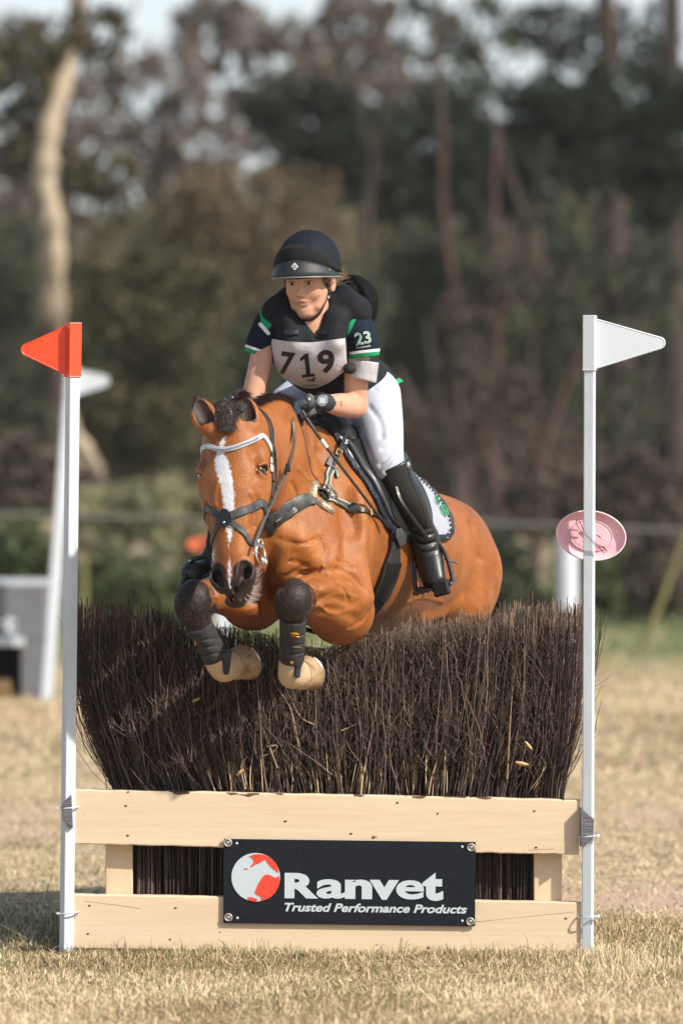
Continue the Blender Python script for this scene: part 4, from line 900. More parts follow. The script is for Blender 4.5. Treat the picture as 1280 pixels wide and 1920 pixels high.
# coat pattern, bound to the body: black points, white face marking, pale pasterns
rel = hv - hp0; cd_, cn_, cl_ = (rel @ dd) * (.56 / HLEN), rel @ nn, rel @ hl
onhead = (cd_ > -.05) & (cd_ < .64) & (np.abs(cl_) < .14) & (cn_ > -.24) & (cn_ < .05)
bz = np.array([(.055, .004, -.004), (.066, -.006, .006), (.077, -.009, .0095), (.092, -.012, .0065), (.105, -.016, .008), (.1215, -.019, .0165), (.14, -.016, .022), (.1655, -.012, .025), (.19, -.005, .024), (.218, .002, .021), (.26, .005, .018), (.306, .006, .0155), (.345, .006, .012), (.377, .006, .009), (.40, .005, .005), (.4155, .004, 0), (.43, .003, -.003), (.455, .001, -.001), (.47, .001, .0035), (.51, .0, .003), (.54, -.002, .003), (.56, -.003, -.002)]); bz0 = np.array([(.040, .0, 0), (.052, .010, .006), (.072, .012, .010), (.085, .009, .008), (.100, .010, .018), (.115, .008, .024), (.15, .014, .019), (.19, .019, .018), (.22, .020, .017), (.26, .019, .016), (.32, .016, .014),
               (.36, .017, .011), (.39, .016, .009), (.43, .012, .004), (.455, .010, .0), (.475, .006, -.004), (.49, .006, .003), (.52, .006, .004), (.54, .005, .004), (.56, .004, -.002)])
cen = np.interp(cd_, bz[:, 0], bz[:, 1]); hw = np.interp(cd_, bz[:, 0], bz[:, 2], left=-.02, right=-.02)
white = np.where(onhead & (cn_ > -.06), hw - np.abs(cl_ - cen), -.05)
dark = np.zeros(len(hv))
dark = np.maximum(dark, np.where(onhead, smooth01(cd_, .485, .525) * smooth01(cn_ * -1 + 0, -.02, .02) * 0 + smooth01(cd_ + .25 * (np.abs(cl_) - .02), .497, .54), 0))
for s in (1, -1):
    r_ = np.linalg.norm(hv - H(.508, -.012, s * .05), axis=1); dark = np.maximum(dark, 1 - smooth01(r_, .036, .050))
    r_ = np.linalg.norm((hv - H(.168, -.048, s * .104)), axis=1); dark = np.maximum(dark, .75 * (1 - smooth01(r_, .016, .034)))
K1, K2 = P(549, 1124, -.33), P(362, 1126, -.24)
for K, E in ((K1, W(-.09, .16, 1.105)), (K2, W(-.09, -.145, 1.11))):
    r_ = np.linalg.norm(hv - K, axis=1); u = (hv - K) @ nrm(E - K)
    dark = np.maximum(dark, (1 - smooth01(r_, .062, .085)) * (1 - smooth01(u, .004, .034)))
sock = np.zeros(len(hv))
for pts in ([K1 + V(0, 0, -.03), P(547, 1240, -.24), P(547, 1264, -.22), P(568, 1264, -.16), P(590, 1264, -.08)], [K2 + V(0, 0, -.03), P(405, 1235, -.18), P(418, 1252, -.16), P(442, 1246, -.10), P(465, 1240, -.03)]):
    d_, t_ = seg_d(hv, pts)
    dark = np.maximum(dark, (d_ < .075) * (1 - smooth01(t_, .85, 1.0)) * smooth01(t_, .02, .1)); sock = np.maximum(sock, (d_ < .07) * smooth01(t_, .88, 1.0))
for s in (1, -1):
    d_, t_ = seg_d(hv, [W(-1.4, s * .15, .82), W(-1.5, s * .15, .72), W(-1.47, s * .15, .56), W(-1.46, s * .15, .42), W(-1.40, s * .15, .34)])
    dark = np.maximum(dark, (d_ < .09) * smooth01(t_, .3, 1.2))
earr = np.zeros(len(hv))
for a, b in ((P(386, 786, -.435), P(372, 758, -.42)), (P(465, 786, -.435), P(457, 757, -.42))):
    d_, t_ = seg_d(hv, [a, b]); fr = (hv - a) @ V(0, -1, 0)
    earr = np.maximum(earr, (1 - smooth01(d_, .026, .034)) * (fr < .012))
dark = np.maximum(dark, earr * .8)
dark = np.maximum(dark, .8 * (cd_ < -.0) * (np.linalg.norm(hv - P(366, 742, -.39), axis=1) < .03))
lowt = fbm(hv[:, 0] * 9 + hv[:, 1] * 7, hv[:, 2] * 9, 5); coat = mat('bay_coat', (.37, .123, .022), .47, (.18, .052, .010), 7, bump2=(18, .6, .007), bump=.6, bscale=320, bdist=.0028, sheen=.05, spec=.35, detail=10, lo=.3, hi=.75, stretch=(1, 1, .5))
hairtone = np.random.default_rng(3).normal(.5, .28, len(hv)); mixattr(coat, 'lowt', (.43, .165, .042), .5, 1.1); mixattr(coat, 'hairtone', (.15, .04, .009), .3, 1.9)
mixattr(coat, 'dark', (.020, .010, .008), .28, .85, noise=.35, nscale=120)
mixattr(coat, 'sock', (.50, .36, .22), .38, .8, noise=.5, nscale=45)
mixattr(coat, 'white', (.62, .63, .66), -.003, .003, noise=.030, nscale=260, stretch=(1, 1, .28))
horse = np_obj('horse', hv, hf, coat, attrs={'lowt': lowt, 'hairtone': hairtone, 'dark': dark, 'white': white, 'sock': sock})
tag(horse, 'bay horse with a white blaze jumping over the brush fence, forelegs folded', 'horse')

# ---- eyes
meye = mat('horse_eye', (.012, .006, .004), .05, coat=1)
for s in (1, -1):
    b = MB(); b.ell(H(.168, -.048, s * .0905), (.022, .024, .019), (hl, nn, dd), 20, 14); b.build('eye', meye, horse)
# ---- hooves
mhoof = mat('hoof_horn', (.48, .33, .19), .55, (.22, .13, .07), 25, bump=.3, bscale=80, stretch=(1, 1, 1))
mshoe = mat('horseshoe_steel', (.35, .33, .3), .4, metal=.8)
def hoof(c0, c1, ra, rb, up, name='hoof'):
    ax = nrm(c1 - c0); u = nrm(V(up) - ax * np.dot(V(up), ax)); w_ = np.cross(ax, u); n = 28
    b = MB(); vs = []; prof = [(-.12, ra * .93), (.0, ra * 1.01), (.08, ra * 1.035), (.2, ra * 1.03), (.5, (ra + rb) / 2 * 1.01), (.94, rb), (1, rb * .97)]
    for t, r in prof:
        for k in range(n):
            an = 2 * math.pi * k / n
            vs.append(c0 + (c1 - c0) * t + r * (math.cos(an) * u * 1.05 + math.sin(an) * w_) + ax * .012 * math.cos(an) * (t > .05) * 1)
    m = len(prof)
    b.add(vs, [(i * n + k, i * n + (k + 1) % n, (i + 1) * n + (k + 1) % n, (i + 1) * n + k) for i in range(m - 1) for k in range(n)] + [tuple(range(n - 1, -1, -1)), tuple((m - 1) * n + k for k in range(n))])
    o = b.build(name, mhoof, horse, auto=1.2)
    b = MB(); ring = []
    for k in range(4, n - 3):
        an = 2 * math.pi * (k - 3.5) / (n - 7.) * .85 + math.pi * -.85 + math.pi * .0
        ring.append(c1 + ax * (.004 + .012 * math.cos(an)) + (rb * .95) * (math.cos(an) * u * 1.05 + math.sin(an) * w_))
    b.tube(ring, .0075, 6, flat=.6); b.build('horseshoe', mshoe, o)
hoof(P(563, 1265, -.178), P(579, 1261, -.125), .047, .055, (0, -.3, -1))
hoof(P(440, 1247, -.118), P(461, 1241, -.065), .047, .057, (-.2, -.3, -1))
for s in (1, -1): hoof(W(-1.42, s * .15, .355), W(-1.39, s * .15, .30), .045, .055, (-SN, -CS, 0))
# ---- mane, forelock, tail, whiskers
mhair = mat('black_hair', (.018, .010, .008), .38, (.05, .025, .015), 60, spec=.6)
def strands(name, roots, dirs, length, r=.0014, seg=4, jit=.3, grav=0., m=mhair, parent=None, seed=1, curl=0.):
    """hair tufts: thin three-sided tapering strands"""
    g = np.random.default_rng(seed); n = len(roots)
    p = np.array(roots, dtype=float); d = np.array([nrm(q) for q in dirs]) + g.normal(0, jit, (n, 3)) * .5
    d /= np.linalg.norm(d, axis=1)[:, None]
    L = np.array(length) * g.uniform(.7, 1.15, n)
    vs = []; rings = []
    for i in range(seg + 1):
        a = np.cross(d, V(.31, .2, .93)); a /= np.linalg.norm(a, axis=1)[:, None] + 1e-9; b_ = np.cross(d, a)
        rr = r * (1 - i / seg * .85)
        for k in range(3):
            an = 2 * math.pi * k / 3
            rings.append(p + rr * (math.cos(an) * a + math.sin(an) * b_))
        p = p + d * (L / seg)[:, None]
        d = d + V(0, 0, -grav) + g.normal(0, jit * .25 + curl, (n, 3)); d /= np.linalg.norm(d, axis=1)[:, None]
    v = np.stack(rings, axis=1).reshape(-1, 3); S3 = (seg + 1) * 3
    base = (np.arange(n) * S3)[:, None]
    f = []
    for i in range(seg):
        for k in range(3):
            f.append(base + np.array([i * 3 + k, i * 3 + (k + 1) % 3, (i + 1) * 3 + (k + 1) % 3, (i + 1) * 3 + k]))
    return np_obj(name, v, np.concatenate(f), m, parent)
g = np.random.default_rng(5)
# mane along the crest, clipped short, standing and falling to the far side
cp = spline([P(452, 757, -.40), P(470, 742, -.33), P(500, 735, -.22), P(530, 741, -.12), P(556, 757, -.02), P(580, 775, .1)], 60)
rt = []; dr = []; ln = []
for i in range(5200):
    t = g.uniform(0, 59); a = cp[int(t)] * (1 - t % 1) + cp[min(int(t) + 1, 59)] * (t % 1)
    q, n_ = HS.near(a + V(g.normal(-.004, .010), g.normal(0, .006), .02))
    rt.append(q); dr.append(V(g.normal(.35 if g.random() < .5 else -.5, .35), -.5 + g.normal(0, .3), .55)); ln.append(.035 if t > 8 else .025)
mane = strands('mane', rt, dr, ln, .0013, 5, .25, .33, seed=2, parent=horse)
# plaits: knots of the plaited mane behind the ears
b = MB()
for (x, y, yy, r) in ((432, 748, -.34, .020), (442, 742, -.31, .022), (452, 737, -.30, .018), (424, 757, -.36, .016)):
    b.ell(P(x, y, yy), (r, r, r * .8), None, 12, 8)
b.build('mane_plait', mhair, horse)
# forelock knot, curly
rt = []; dr = []
b = MB()
for i in range(9):
    x, y = 427 + g.uniform(-7, 7), 768 + i * 4.2
    q = HS.ray(x, y)
    if q: b.ell(q[0] + q[1] * .004, (.016, .013, .015), (hl, nn, dd), 12, 8)
b.build('forelock', mhair, horse)
for i in range(4200):
    y = g.uniform(752, 806); x = 428 + g.normal(0, 7) * (1.1 if y < 790 else .8)
    q = HS.ray(x, y)
    if q is None: continue
    rt.append(q[0] + q[1] * .010); dr.append(q[1] * .7 + V(g.normal(0, .7), -.2, -.5))
strands('forelock_hair', rt, dr, [.020] * len(rt), .0012, 6, .25, .5, parent=horse, seed=4, curl=.12)
# tail
cp = spline([W(-1.52, 0, 1.36), W(-1.66, 0, 1.30), W(-1.72, 0, 1.05), W(-1.72, .02, .75)], 30)
rt = [cp[g.integers(0, 12)] + g.normal(0, .02, 3) for i in range(1500)]
strands('tail', rt, [V(.2, .6, -.5)] * 1500, [.55] * 1500, .003, 8, .12, .25, parent=horse, seed=9)
# whiskers at the lip and chin
mwh = mat('pale_whisker', (.75, .68, .6), .5)
rt = []; dr = []
for i in range(110):
    q, n_ = HS.near(H(.56 + g.normal(0, .022), -.085 + g.normal(0, .02), .04 + g.normal(0, .008)))
    rt.append(q); dr.append(hl * .9 + V(0, -.2, .1 + g.normal(0, .35)) + dd * .3)
for i in range(30):
    q, n_ = HS.near(H(.48 + g.uniform(0, .08), -.07, .055)); rt.append(q); dr.append(hl * 1. + V(0, -.1, g.normal(.5, .3)))
strands('whisker', rt, dr, [.038] * len(rt), .0007, 4, .3, -.12, m=mwh, parent=horse, seed=6)
for K in (K1, K2):
    rt = []; dr = []
    for i in range(2600):
        u = g.normal(0, 1, 3); q, n_ = HS.near(K + V(0, 0, -.01) + nrm(u) * V(.07, .07, .085)); rt.append(q); dr.append(n_ * .45 + V(0, -.1, -1))
    strands('knee_hair', rt, dr, [.011] * len(rt), .0006, 2, .35, .1, parent=horse, seed=21)
print('horse', time.time() - T0)
# ================================================================== RIDER
rl = nrm(V(.93, -.36, 0))                      # the rider's left
# head frame
hc = P(580, 527, .115); hf_ = nrm(V(-.36, -.93, -.14)); hl_ = nrm(V(.93, -.36, .03)); hl_ = nrm(hl_ - hf_ * np.dot(hl_, hf_)); hu = np.cross(hf_, hl_); hu = hu if hu[2] > 0 else -hu
def Q(l, u, f): return hc + hl_ * l + hu * u + hf_ * f
SHL, ELL_, WRL = P(668, 606, .16), P(667, 762, .21), P(606, 756, .0)
SHR, ELR, WRR = P(505, 606, .18), P(468, 770, .14), P(528, 768, .03)
PEL, CHE, NKB = P(662, 728, .66), P(590, 650, .26), P(584, 596, .17)
HIL, KNL, ANL, TOL = P(690, 742, .66), P(724, 868, .34), P(800, 1018, .60), P(812, 1082, .47)
HIR, KNR, ANR, TOR = P(612, 745, .78), W(-.30, -.31, 1.50), P(372, 1000, .30), P(360, 1070, .13)
def fingers(F, palm, fwd, side, dn, r=.0088, k=.006):
    """four curled fingers and a thumb closed round the rein; palm = knuckle centre"""
    for i, (o, L) in enumerate(((-.027, .9), (-.009, 1.), (.009, .96), (.027, .8))):
        b = palm + side * o
        F.loft([b - fwd * .01, b + fwd * .022 * L + dn * .006, b + fwd * .024 * L + dn * .034, b + fwd * .002 + dn * .044], [r * 1.1, r, r * .95, r * .85], k=k)
    b = palm + side * .03 - fwd * .045
    F.loft([b, b + side * .018 + fwd * .02 + dn * .01, b + side * .008 + fwd * .045 + dn * .02], [r * 1.3, r * 1.1, r * .9], k=k)
def arm(F, sh, el, wr, e=0., k=.015, q=1.):
    F.loft([sh, sh * .5 + el * .5, el], [(.047 + e) * q, (.043 + e) * q, .036 + e], k=k)
    F.loft([el, el * .62 + wr * .38, wr], [.037 + e, .036 + e, .024 + e], [.037 + e, .040 + e, .026 + e], k=k)
hands = ((WRL, P(556, 762, -.055)), (WRR, P(545, 772, -.075)))
def hand(F, wr, kn, e=0.):
    fw = nrm(kn - wr); dn = nrm(V(0, -.35, -1) - fw * np.dot(V(0, -.35, -1), fw)); sd = nrm(np.cross(dn, fw))
    F.loft([wr, wr * .45 + kn * .55, kn], [.026 + e, .036 + e, .038 + e], [.022 + e, .019 + e, .016 + e], side=sd, k=.012)
    fingers(F, kn, fw, sd, dn, .0088 + e)
def build_body(h=.003):
    F = Field((-.40, -.22, 1.44), (.26, .92, 2.36), h)
    # torso, pelvis, thighs stay under the clothes
    F.loft([PEL, CHE * .4 + PEL * .6, CHE, NKB], [.13, .115, .135, .06], [.10, .085, .10, .05], side=rl, k=0)
    F.loft([SHR, NKB + V(0, .02, -.03), SHL], [.04, .05, .04], k=.04)
    F.loft([NKB + V(0, .0, -.03), Q(0, -.075, -.02)], [.052, .047], k=.03)
    F.loft([Q(0, -.085, -.005), P(583, 606, .13), P(584, 650, .15)], [.047, .050, .06], k=.02)
    arm(F, SHL, ELL_, WRL); arm(F, SHR, ELR, WRR, q=.86)
    for wr, kn in hands: hand(F, wr, kn, -.002)
    # head
    F.ell(Q(0, .035, -.005), (.070, .085, .092), (hl_, hu, hf_), k=.02)
    F.loft([Q(0, .0, .045), Q(0, -.04, .042), Q(0, -.082, .046)], [.057, .045, .025], [.05, .052, .032], side=hl_, k=.03)
    F.ell(Q(0, -.093, .066), (.019, .015, .016), (hl_, hu, hf_), k=.022)
    F.ell(Q(0, -.095, .02), (.03, .014, .045), (hl_, hu, hf_), k=.03)
    F.ell(Q(0, .024, .071), (.046, .016, .016), (hl_, hu, hf_), k=.02)       # brow
    for s in (1, -1):
        F.ell(Q(s * .034, -.030, .060), (.023, .024, .022), (hl_, hu, hf_), k=.02)   # cheek
        F.ell(Q(s * .030, .0005, .096), (.0165, .0115, .0115), (hl_, hu, hf_), k=.016, sub=True)   # eye socket
        F.loft([Q(s * .055, -.035, .02), Q(s * .040, -.078, .045)], [.018, .012], k=.02)     # jaw edge
    F.loft([Q(0, .008, .082), Q(0, -.014, .094), Q(0, -.032, .1030)], [.0072, .0072, .0085], k=.010)   # nose
    for s in (1, -1):
        F.ell(Q(s * .0105, -.036, .097), (.0065, .006, .008), (hl_, hu, hf_), k=.006)
        F.ell(Q(s * .0065, -.043, .100), (.003, .003, .0045), (hl_, hu, hf_), k=.002, sub=True)
        F.loft([Q(s * .0145, .0085, .083), Q(s * .030, .0112, .0852), Q(s * .045, .0075, .0765)], [.0028, .0035, .0028], k=.004)   # upper lid
        F.loft([Q(s * .0165, -.0055, .083), Q(s * .030, -.0080, .084), Q(s * .044, -.0035, .076)], [.002, .0025, .002], k=.004)
        F.loft([Q(s * .0025, -.0545, .0915), Q(s * .013, -.0590, .0880), Q(s * .026, -.0612, .0785)], [.0034, .0034, .0018], k=.006)  # upper lip
    F.loft([Q(-.019, -.067, .0815), Q(0, -.0695, .0885), Q(.019, -.067, .0815)], [.0025, .0046, .0025], k=.006)      # lower lip
    F.loft([Q(-.027, -.0615, .0815), Q(-.010, -.0628, .0925), Q(0, -.0622, .0955), Q(.010, -.0628, .0925), Q(.027, -.0615, .0815)], [.0012, .0016, .0016, .0016, .0012], k=.0035, sub=True)
    F.ell(Q(0, -.079, .089), (.014, .0035, .006), (hl_, hu, hf_), k=.008, sub=True)
    # ears
    for s in (1, -1):
        ex = nrm(hl_ * s * .35 - hf_ * .9)
        F.ell(Q(s * .076, -.012, -.008), (.008, .029, .018), (nrm(hl_ + .3 * hf_ * s), hu, nrm(hf_ - .3 * hl_ * s)), k=.006)
        F.ell(Q(s * .083, -.008, -.004), (.005, .018, .009), (nrm(hl_ + .3 * hf_ * s), hu, nrm(hf_ - .3 * hl_ * s)), k=.004, sub=True)
    return F
_F = build_body(.0028)
bv, bf = _F.mesh(); del _F
bv = relax(bv, bf, 2, .5)
BS = Surf(bv, bf)
rb = bv - hc; bl, bu, bfw = rb @ hl_, rb @ hu, rb @ hf_
lip = (np.abs(bl) < .027) * (1 - smooth01(((bl / .025) ** 2 + ((bu + .0632) / .0075) ** 2), .6, 1.2)) * (bfw > .07)
blush = np.maximum(0, 1 - np.linalg.norm((np.stack([np.abs(bl) - .042, bu + .03, (bfw - .06) * .5], 1)) / .026, axis=1)) * (bfw > .02)
blush = np.maximum(blush, .7 * np.maximum(0, 1 - np.linalg.norm(rb - (hu * -.036 + hf_ * .105), axis=1) / .018))
skin = mat('skin', (.57, .325, .225), .5, (.50, .265, .175), 30, bump=.12, bscale=300, bdist=.002, spec=.4)
skin.node_tree.nodes['Principled BSDF'].inputs['Subsurface Weight'].default_value = .06
skin.node_tree.nodes['Principled BSDF'].inputs['Subsurface Radius'].default_value = (.01, .004, .002)
mixattr(skin, 'blush', (.58, .20, .14), .0, 1.3)
mixattr(skin, 'lip', (.47, .17, .14), .1, 1.2)
person = np_obj('person', bv, bf, skin, attrs={'lip': lip, 'blush': blush})
tag(person, 'rider in black helmet, body protector and number bib crouched over the jumping horse', 'person')
print('body', time.time() - T0)
# eyes, brows
msclera = mat('eye_white', (.42, .39, .37), .3); miris = mat('brown_iris', (.035, .018, .010), .1)
mbrow = mat('brow_hair', (.17, .10, .06), .7)
for s in (1, -1):
    b = MB(); c = Q(s * .030, .0008, .0735); b.ell(c, .0125, None, 20, 14); e = b.build('eye', msclera, person)
    gz = nrm(hf_ * 1. + hl_ * .04 + hu * .05)
    b = MB(); b.ell(c + gz * .0092, (.0066, .0066, .0040), (hl_, hu, gz), 16, 8); b.build('iris', miris, e)
    pts = [Q(s * (.012 + .034 * t), .018 + .007 * math.sin(t * 2.4), .095) for t in np.linspace(0, 1, 9)]
    pts = [BS.near(p, .0008) for p in pts]
    b = MB(); b.ribbon([p[0] for p in pts], [p[1] for p in pts], [.0025, .0035, .004, .004, .0036, .003, .0025, .002, .0012], .0008); b.build('eyebrow', mbrow, person)
    pts = [BS.near(Q(s * (.0155 + .029 * t), .0062 + .0035 * math.sin(t * 3), .088), .0006)[0] for t in np.linspace(0, 1, 8)]
    b = MB(); b.tube(pts, .0011, 5); b.build('eyelashes', mat('lashes', (.02, .012, .01), .6) if s == 1 else bpy.data.materials['lashes'], person)
# hair: gathered back under the helmet, wisps beside the ear
mblond = mat('light_brown_hair', (.22, .12, .06), .5, (.4, .26, .15), 90)
for s in (1, -1):
    rt = [Q(s * g.uniform(.058, .074), g.uniform(.0, .03), g.uniform(-.02, .05) if s > 0 else g.uniform(.0, .05)) for _ in range(300 if s > 0 else 130)]
    strands('hair', rt, [-hf_ * 1. - hu * .55 + hl_ * s * .25] * len(rt), [.05] * len(rt), .0009, 6, .12, .05, m=mblond, parent=person, seed=11 + s)
rt = []; dr = []
for i in range(90): rt.append(Q(.07 + g.normal(0, .004), .0 + g.normal(0, .01), -.03)); dr.append(hl_ * .8 - hf_ * .8 + V(0, 0, .25 + g.normal(0, .25)))
strands('hair_wisps', rt, dr, [.06] * len(rt), .0007, 6, .2, -.05, m=mblond, parent=person, seed=12)

# ---------------- clothes
def cloth(name, F, m, parent=person, it=3, attrs=None):
    v, f = F.mesh(); v = relax(v, f, it, .5)
    o = np_obj(name, v, f, m, parent, attrs=attrs(v) if attrs else None)
    return o, v, f
# shirt with short sleeves
F = Field((-.36, -.10, 1.70), (.22, .50, 2.15), .003)
sl_end_l, sl_end_r = P(681, 668, .17), P(482, 664, .18)
F.loft([SHL + V(-.03, 0, .01), P(677, 640, .16), sl_end_l], [.052, .058, .0525], k=0)
F.loft([SHR + V(.03, 0, .01), P(491, 636, .17), sl_end_r], [.048, .048, .042], k=.02)
F.loft([SHR, NKB + V(0, .02, -.04), SHL], [.045, .055, .045], k=.04)
F.clip(sl_end_l + V(.002, 0, -.004), (.12, 0, -1)); F2 = None
def sleeve_attr(v):
    gr = np.full(len(v), -1.); wh = np.full(len(v), -1.)
    for (s0, e0, t0) in ((P(677, 640, .16), sl_end_l, .12), (P(491, 636, .17), sl_end_r, -.35)):
        m = (v[:, 0] > -.07) if e0 is sl_end_l else (v[:, 0] < -.12)
        hgt = v[:, 2] - e0[2] - t0 * (v[:, 0] - e0[0]) + .004
        wh = np.maximum(wh, np.where(m, 1 - np.abs(hgt - .0185) / .0045, -1)); gr = np.maximum(gr, np.where(m, 1 - np.abs(hgt - .0095) / .0055, -1)); gr = np.maximum(gr, np.where(m, 1 - np.abs(hgt + .0) / .003, -1))
    # green shoulder inserts
    px = 640 + v[:, 0] / (v[:, 1] + CAM_D) * FPX; py = HOR - (v[:, 2] - CAM_H) / (v[:, 1] + CAM_D) * FPX
    def near_line(x0, y0, x1, y1, w_):
        ax, ay = x1 - x0, y1 - y0; t = np.clip(((px - x0) * ax + (py - y0) * ay) / (ax * ax + ay * ay), 0, 1)
        return np.clip((w_ - np.hypot(px - x0 - t * ax, py - y0 - t * ay)) / 3, -1, 1)
    gr = np.maximum(gr, near_line(664, 588, 650, 622, 6.5)); gr = np.maximum(gr, near_line(494, 578, 500, 608, 9)); wh = np.maximum(wh, near_line(488, 608, 503, 625, 3.5))
    return {'green': gr, 'whitetrim': wh}
mshirt = mat('navy_knit', (.007, .014, .026), .85, bump=.4, bscale=220, bdist=.003, spec=.2)
mixattr(mshirt, 'green', (.015, .30, .13), -.12, .12); mixattr(mshirt, 'whitetrim', (.75, .76, .78), -.12, .12)
# fabric creases on the sleeve
for (a, b_) in (((655, 640), (675, 628)), ((662, 655), (690, 646)), ((470, 650), (488, 640)), ((474, 625), (490, 618))): F.crease([a, ((a[0] + b_[0]) / 2, (a[1] + b_[1]) / 2 + 3), b_], .002, .012)
# cut the image-left cuff too
X, Y, Z = F.ax[0][:, None, None], F.ax[1][None, :, None], F.ax[2][None, None, :]
F.d = np.where(X < -.12, np.maximum(F.d, -((Z - sl_end_r[2]) + .35 * (X - sl_end_r[0]) + .004)), F.d)
shirt, sv_, sf_ = cloth('polo_shirt', F, mshirt, attrs=sleeve_attr)
SH = Surf(sv_, sf_)
# body protector
F = Field((-.32, -.10, 1.70), (.30, 1.0, 2.2), .005)
F.loft([P(680, 722, .76), P(652, 706, .56), P(606, 684, .34), P(580, 652, .18), P(582, 610, .15)], [.115, .120, .134, .140, .112], [.10, .10, .105, .10, .070], side=rl, k=0)
F.loft([P(515, 585, .15), P(584, 578, .2), P(668, 585, .15)], [.045, .05, .052], k=.05)     # shoulder yoke
F.loft([P(526, 566, .14), P(545, 548, .22), P(590, 540, .28), P(640, 545, .22), P(664, 575, .14)], [.028, .026, .026, .028, .032], k=.03)   # high padded collar
F.loft([P(540, 600, .1), P(548, 640, .09)], [.035, .035], k=.03); F.loft([P(630, 600, .1), P(628, 640, .08)], [.038, .035], k=.03)
F.loft([P(577, 560, .02), P(580, 596, .03), P(584, 634, .04)], [.052, .038, .006], [.11, .09, .07], side=rl, k=.012, sub=True)   # neck opening
F.loft([Q(0, -.06, .0), P(582, 600, .16)], [.062, .055], k=.01, sub=True)
F.crease([(660, 690), (700, 700), (735, 690)], .004, .02); F.crease([(700, 650), (718, 670), (738, 700)], .003, .015)
mvest = mat('black_vest_fabric', (.009, .011, .014), .85, (.016, .019, .023), 40, bump=.35, bscale=200, bdist=.003, spec=.2)
vest, vv_, vf_ = cloth('body_protector', F, mvest)
VS = Surf(vv_, vf_)
# hem of the shirt in green showing behind, small side tab of the vest
b = MB()
for (pts, w_) in (([P(720, 728, .72), P(738, 718, .74), P(752, 712, .80)], .018),): b.ribbon(pts, [V(0, -1, .3)] * 3, w_, .004)
b.build('green_shirt_hem', mat('green_cloth', (.015, .30, .13), .8), person)
# vest's black air-bladder collar standing up behind the shoulders
F = Field((-.1, .05, 1.92), (.2, .55, 2.28), .004)
F.loft([P(636, 540, .36), P(664, 544, .33), P(680, 562, .31), P(684, 585, .30), P(686, 612, .30)], [.032, .050, .052, .042, .018], [.05, .055, .055, .05, .03], side=(1, 0, .6), k=0)
F.crease([(655, 520), (672, 545), (690, 600)], .004, .015)
cloth('air_vest_collar', F, mat('black_nylon', (.003, .003, .004), .8, spec=.15, bump=.6, bscale=35, bdist=.01))
# chest straps and buckles
mstrap = mat('black_webbing', (.01, .011, .013), .6, bump=.3, bscale=300)
for x in (546, 603):
    b = MB(); q, n_ = VS.path([(x - 11, 622), (x, 624), (x + 12, 623)], 8, .001); b.ribbon(q, n_, .018, .006)
    b.build('chest_buckle', mat('shiny_black', (.012, .013, .016), .3) if x == 546 else bpy.data.materials['shiny_black'], vest)
# number bib
mbib = mat('white_bib_cloth', (.52, .51, .55), .85, spec=.2, bump=.35, bscale=14, bdist=.02)
def patch(surf, corners_top, corners_bot, nx, ny, off, shape=None, rip=0.):
    """cloth laid on a surface: grid between two pixel curves"""
    tp = spline([(*p, 0) for p in corners_top], nx); bt = spline([(*p, 0) for p in corners_bot], nx)
    vs = np.zeros((ny, nx, 3)); ns = np.zeros((ny, nx, 3)); last = None
    for j in range(ny):
        for i in range(nx):
            t = j / (ny - 1); p = tp[i] * (1 - t) + bt[i] * t
            h_ = surf.ray(p[0], p[1])
            ly = .08 if last is None else last[1]
            if h_ is None or abs(h_[0][1] - ly) > .12: h_ = (P(p[0], p[1], ly), V(0, -1, 0))
            vs[j, i] = h_[0]; ns[j, i] = h_[1]; last = h_[0]
    for _ in range(6):
        c = vs.copy(); c[1:-1, 1:-1] = (vs[:-2, 1:-1] + vs[2:, 1:-1] + vs[1:-1, :-2] + vs[1:-1, 2:]) / 4
        c[:, :, 1] = np.minimum(c[:, :, 1], vs[:, :, 1] + .001); vs = c
    return vs
def patch_obj(name, vs, m, parent, off, th=.002, attrs=None):
    ny, nx = vs.shape[:2]; dy = V(0, -1, 0)
    a = (vs + dy * off).reshape(-1, 3); b_ = (vs + dy * (off + th)).reshape(-1, 3); n = nx * ny
    f = [(j * nx + i, j * nx + i + 1, (j + 1) * nx + i + 1, (j + 1) * nx + i) for j in range(ny - 1) for i in range(nx - 1)]
    F_ = [tuple(i for i in q) for q in f] + [tuple(n + i for i in q[::-1]) for q in f]
    bd = [j for j in range(nx)] + [nx * j + nx - 1 for j in range(1, ny)] + [nx * (ny - 1) + i for i in range(nx - 2, -1, -1)] + [nx * j for j in range(ny - 2, 0, -1)]
    F_ += [(bd[i], bd[(i + 1) % len(bd)], n + bd[(i + 1) % len(bd)], n + bd[i]) for i in range(len(bd))]
    m_ = MB(); m_.add(np.vstack([a, b_]), F_); return m_.build(name, m, parent, auto=1.)
bibv = patch(VS, [(507, 635), (540, 640), (580, 642), (615, 638), (647, 634)], [(515, 686), (537, 713), (578, 728), (612, 720), (651, 692)], 40, 26, 0)
bib = patch_obj('number_bib', bibv, mbib, vest, .010)
BIBS = Surf(np.array([v.co for v in bib.data.vertices]), np.array([list(p.vertices) for p in bib.data.polygons]))
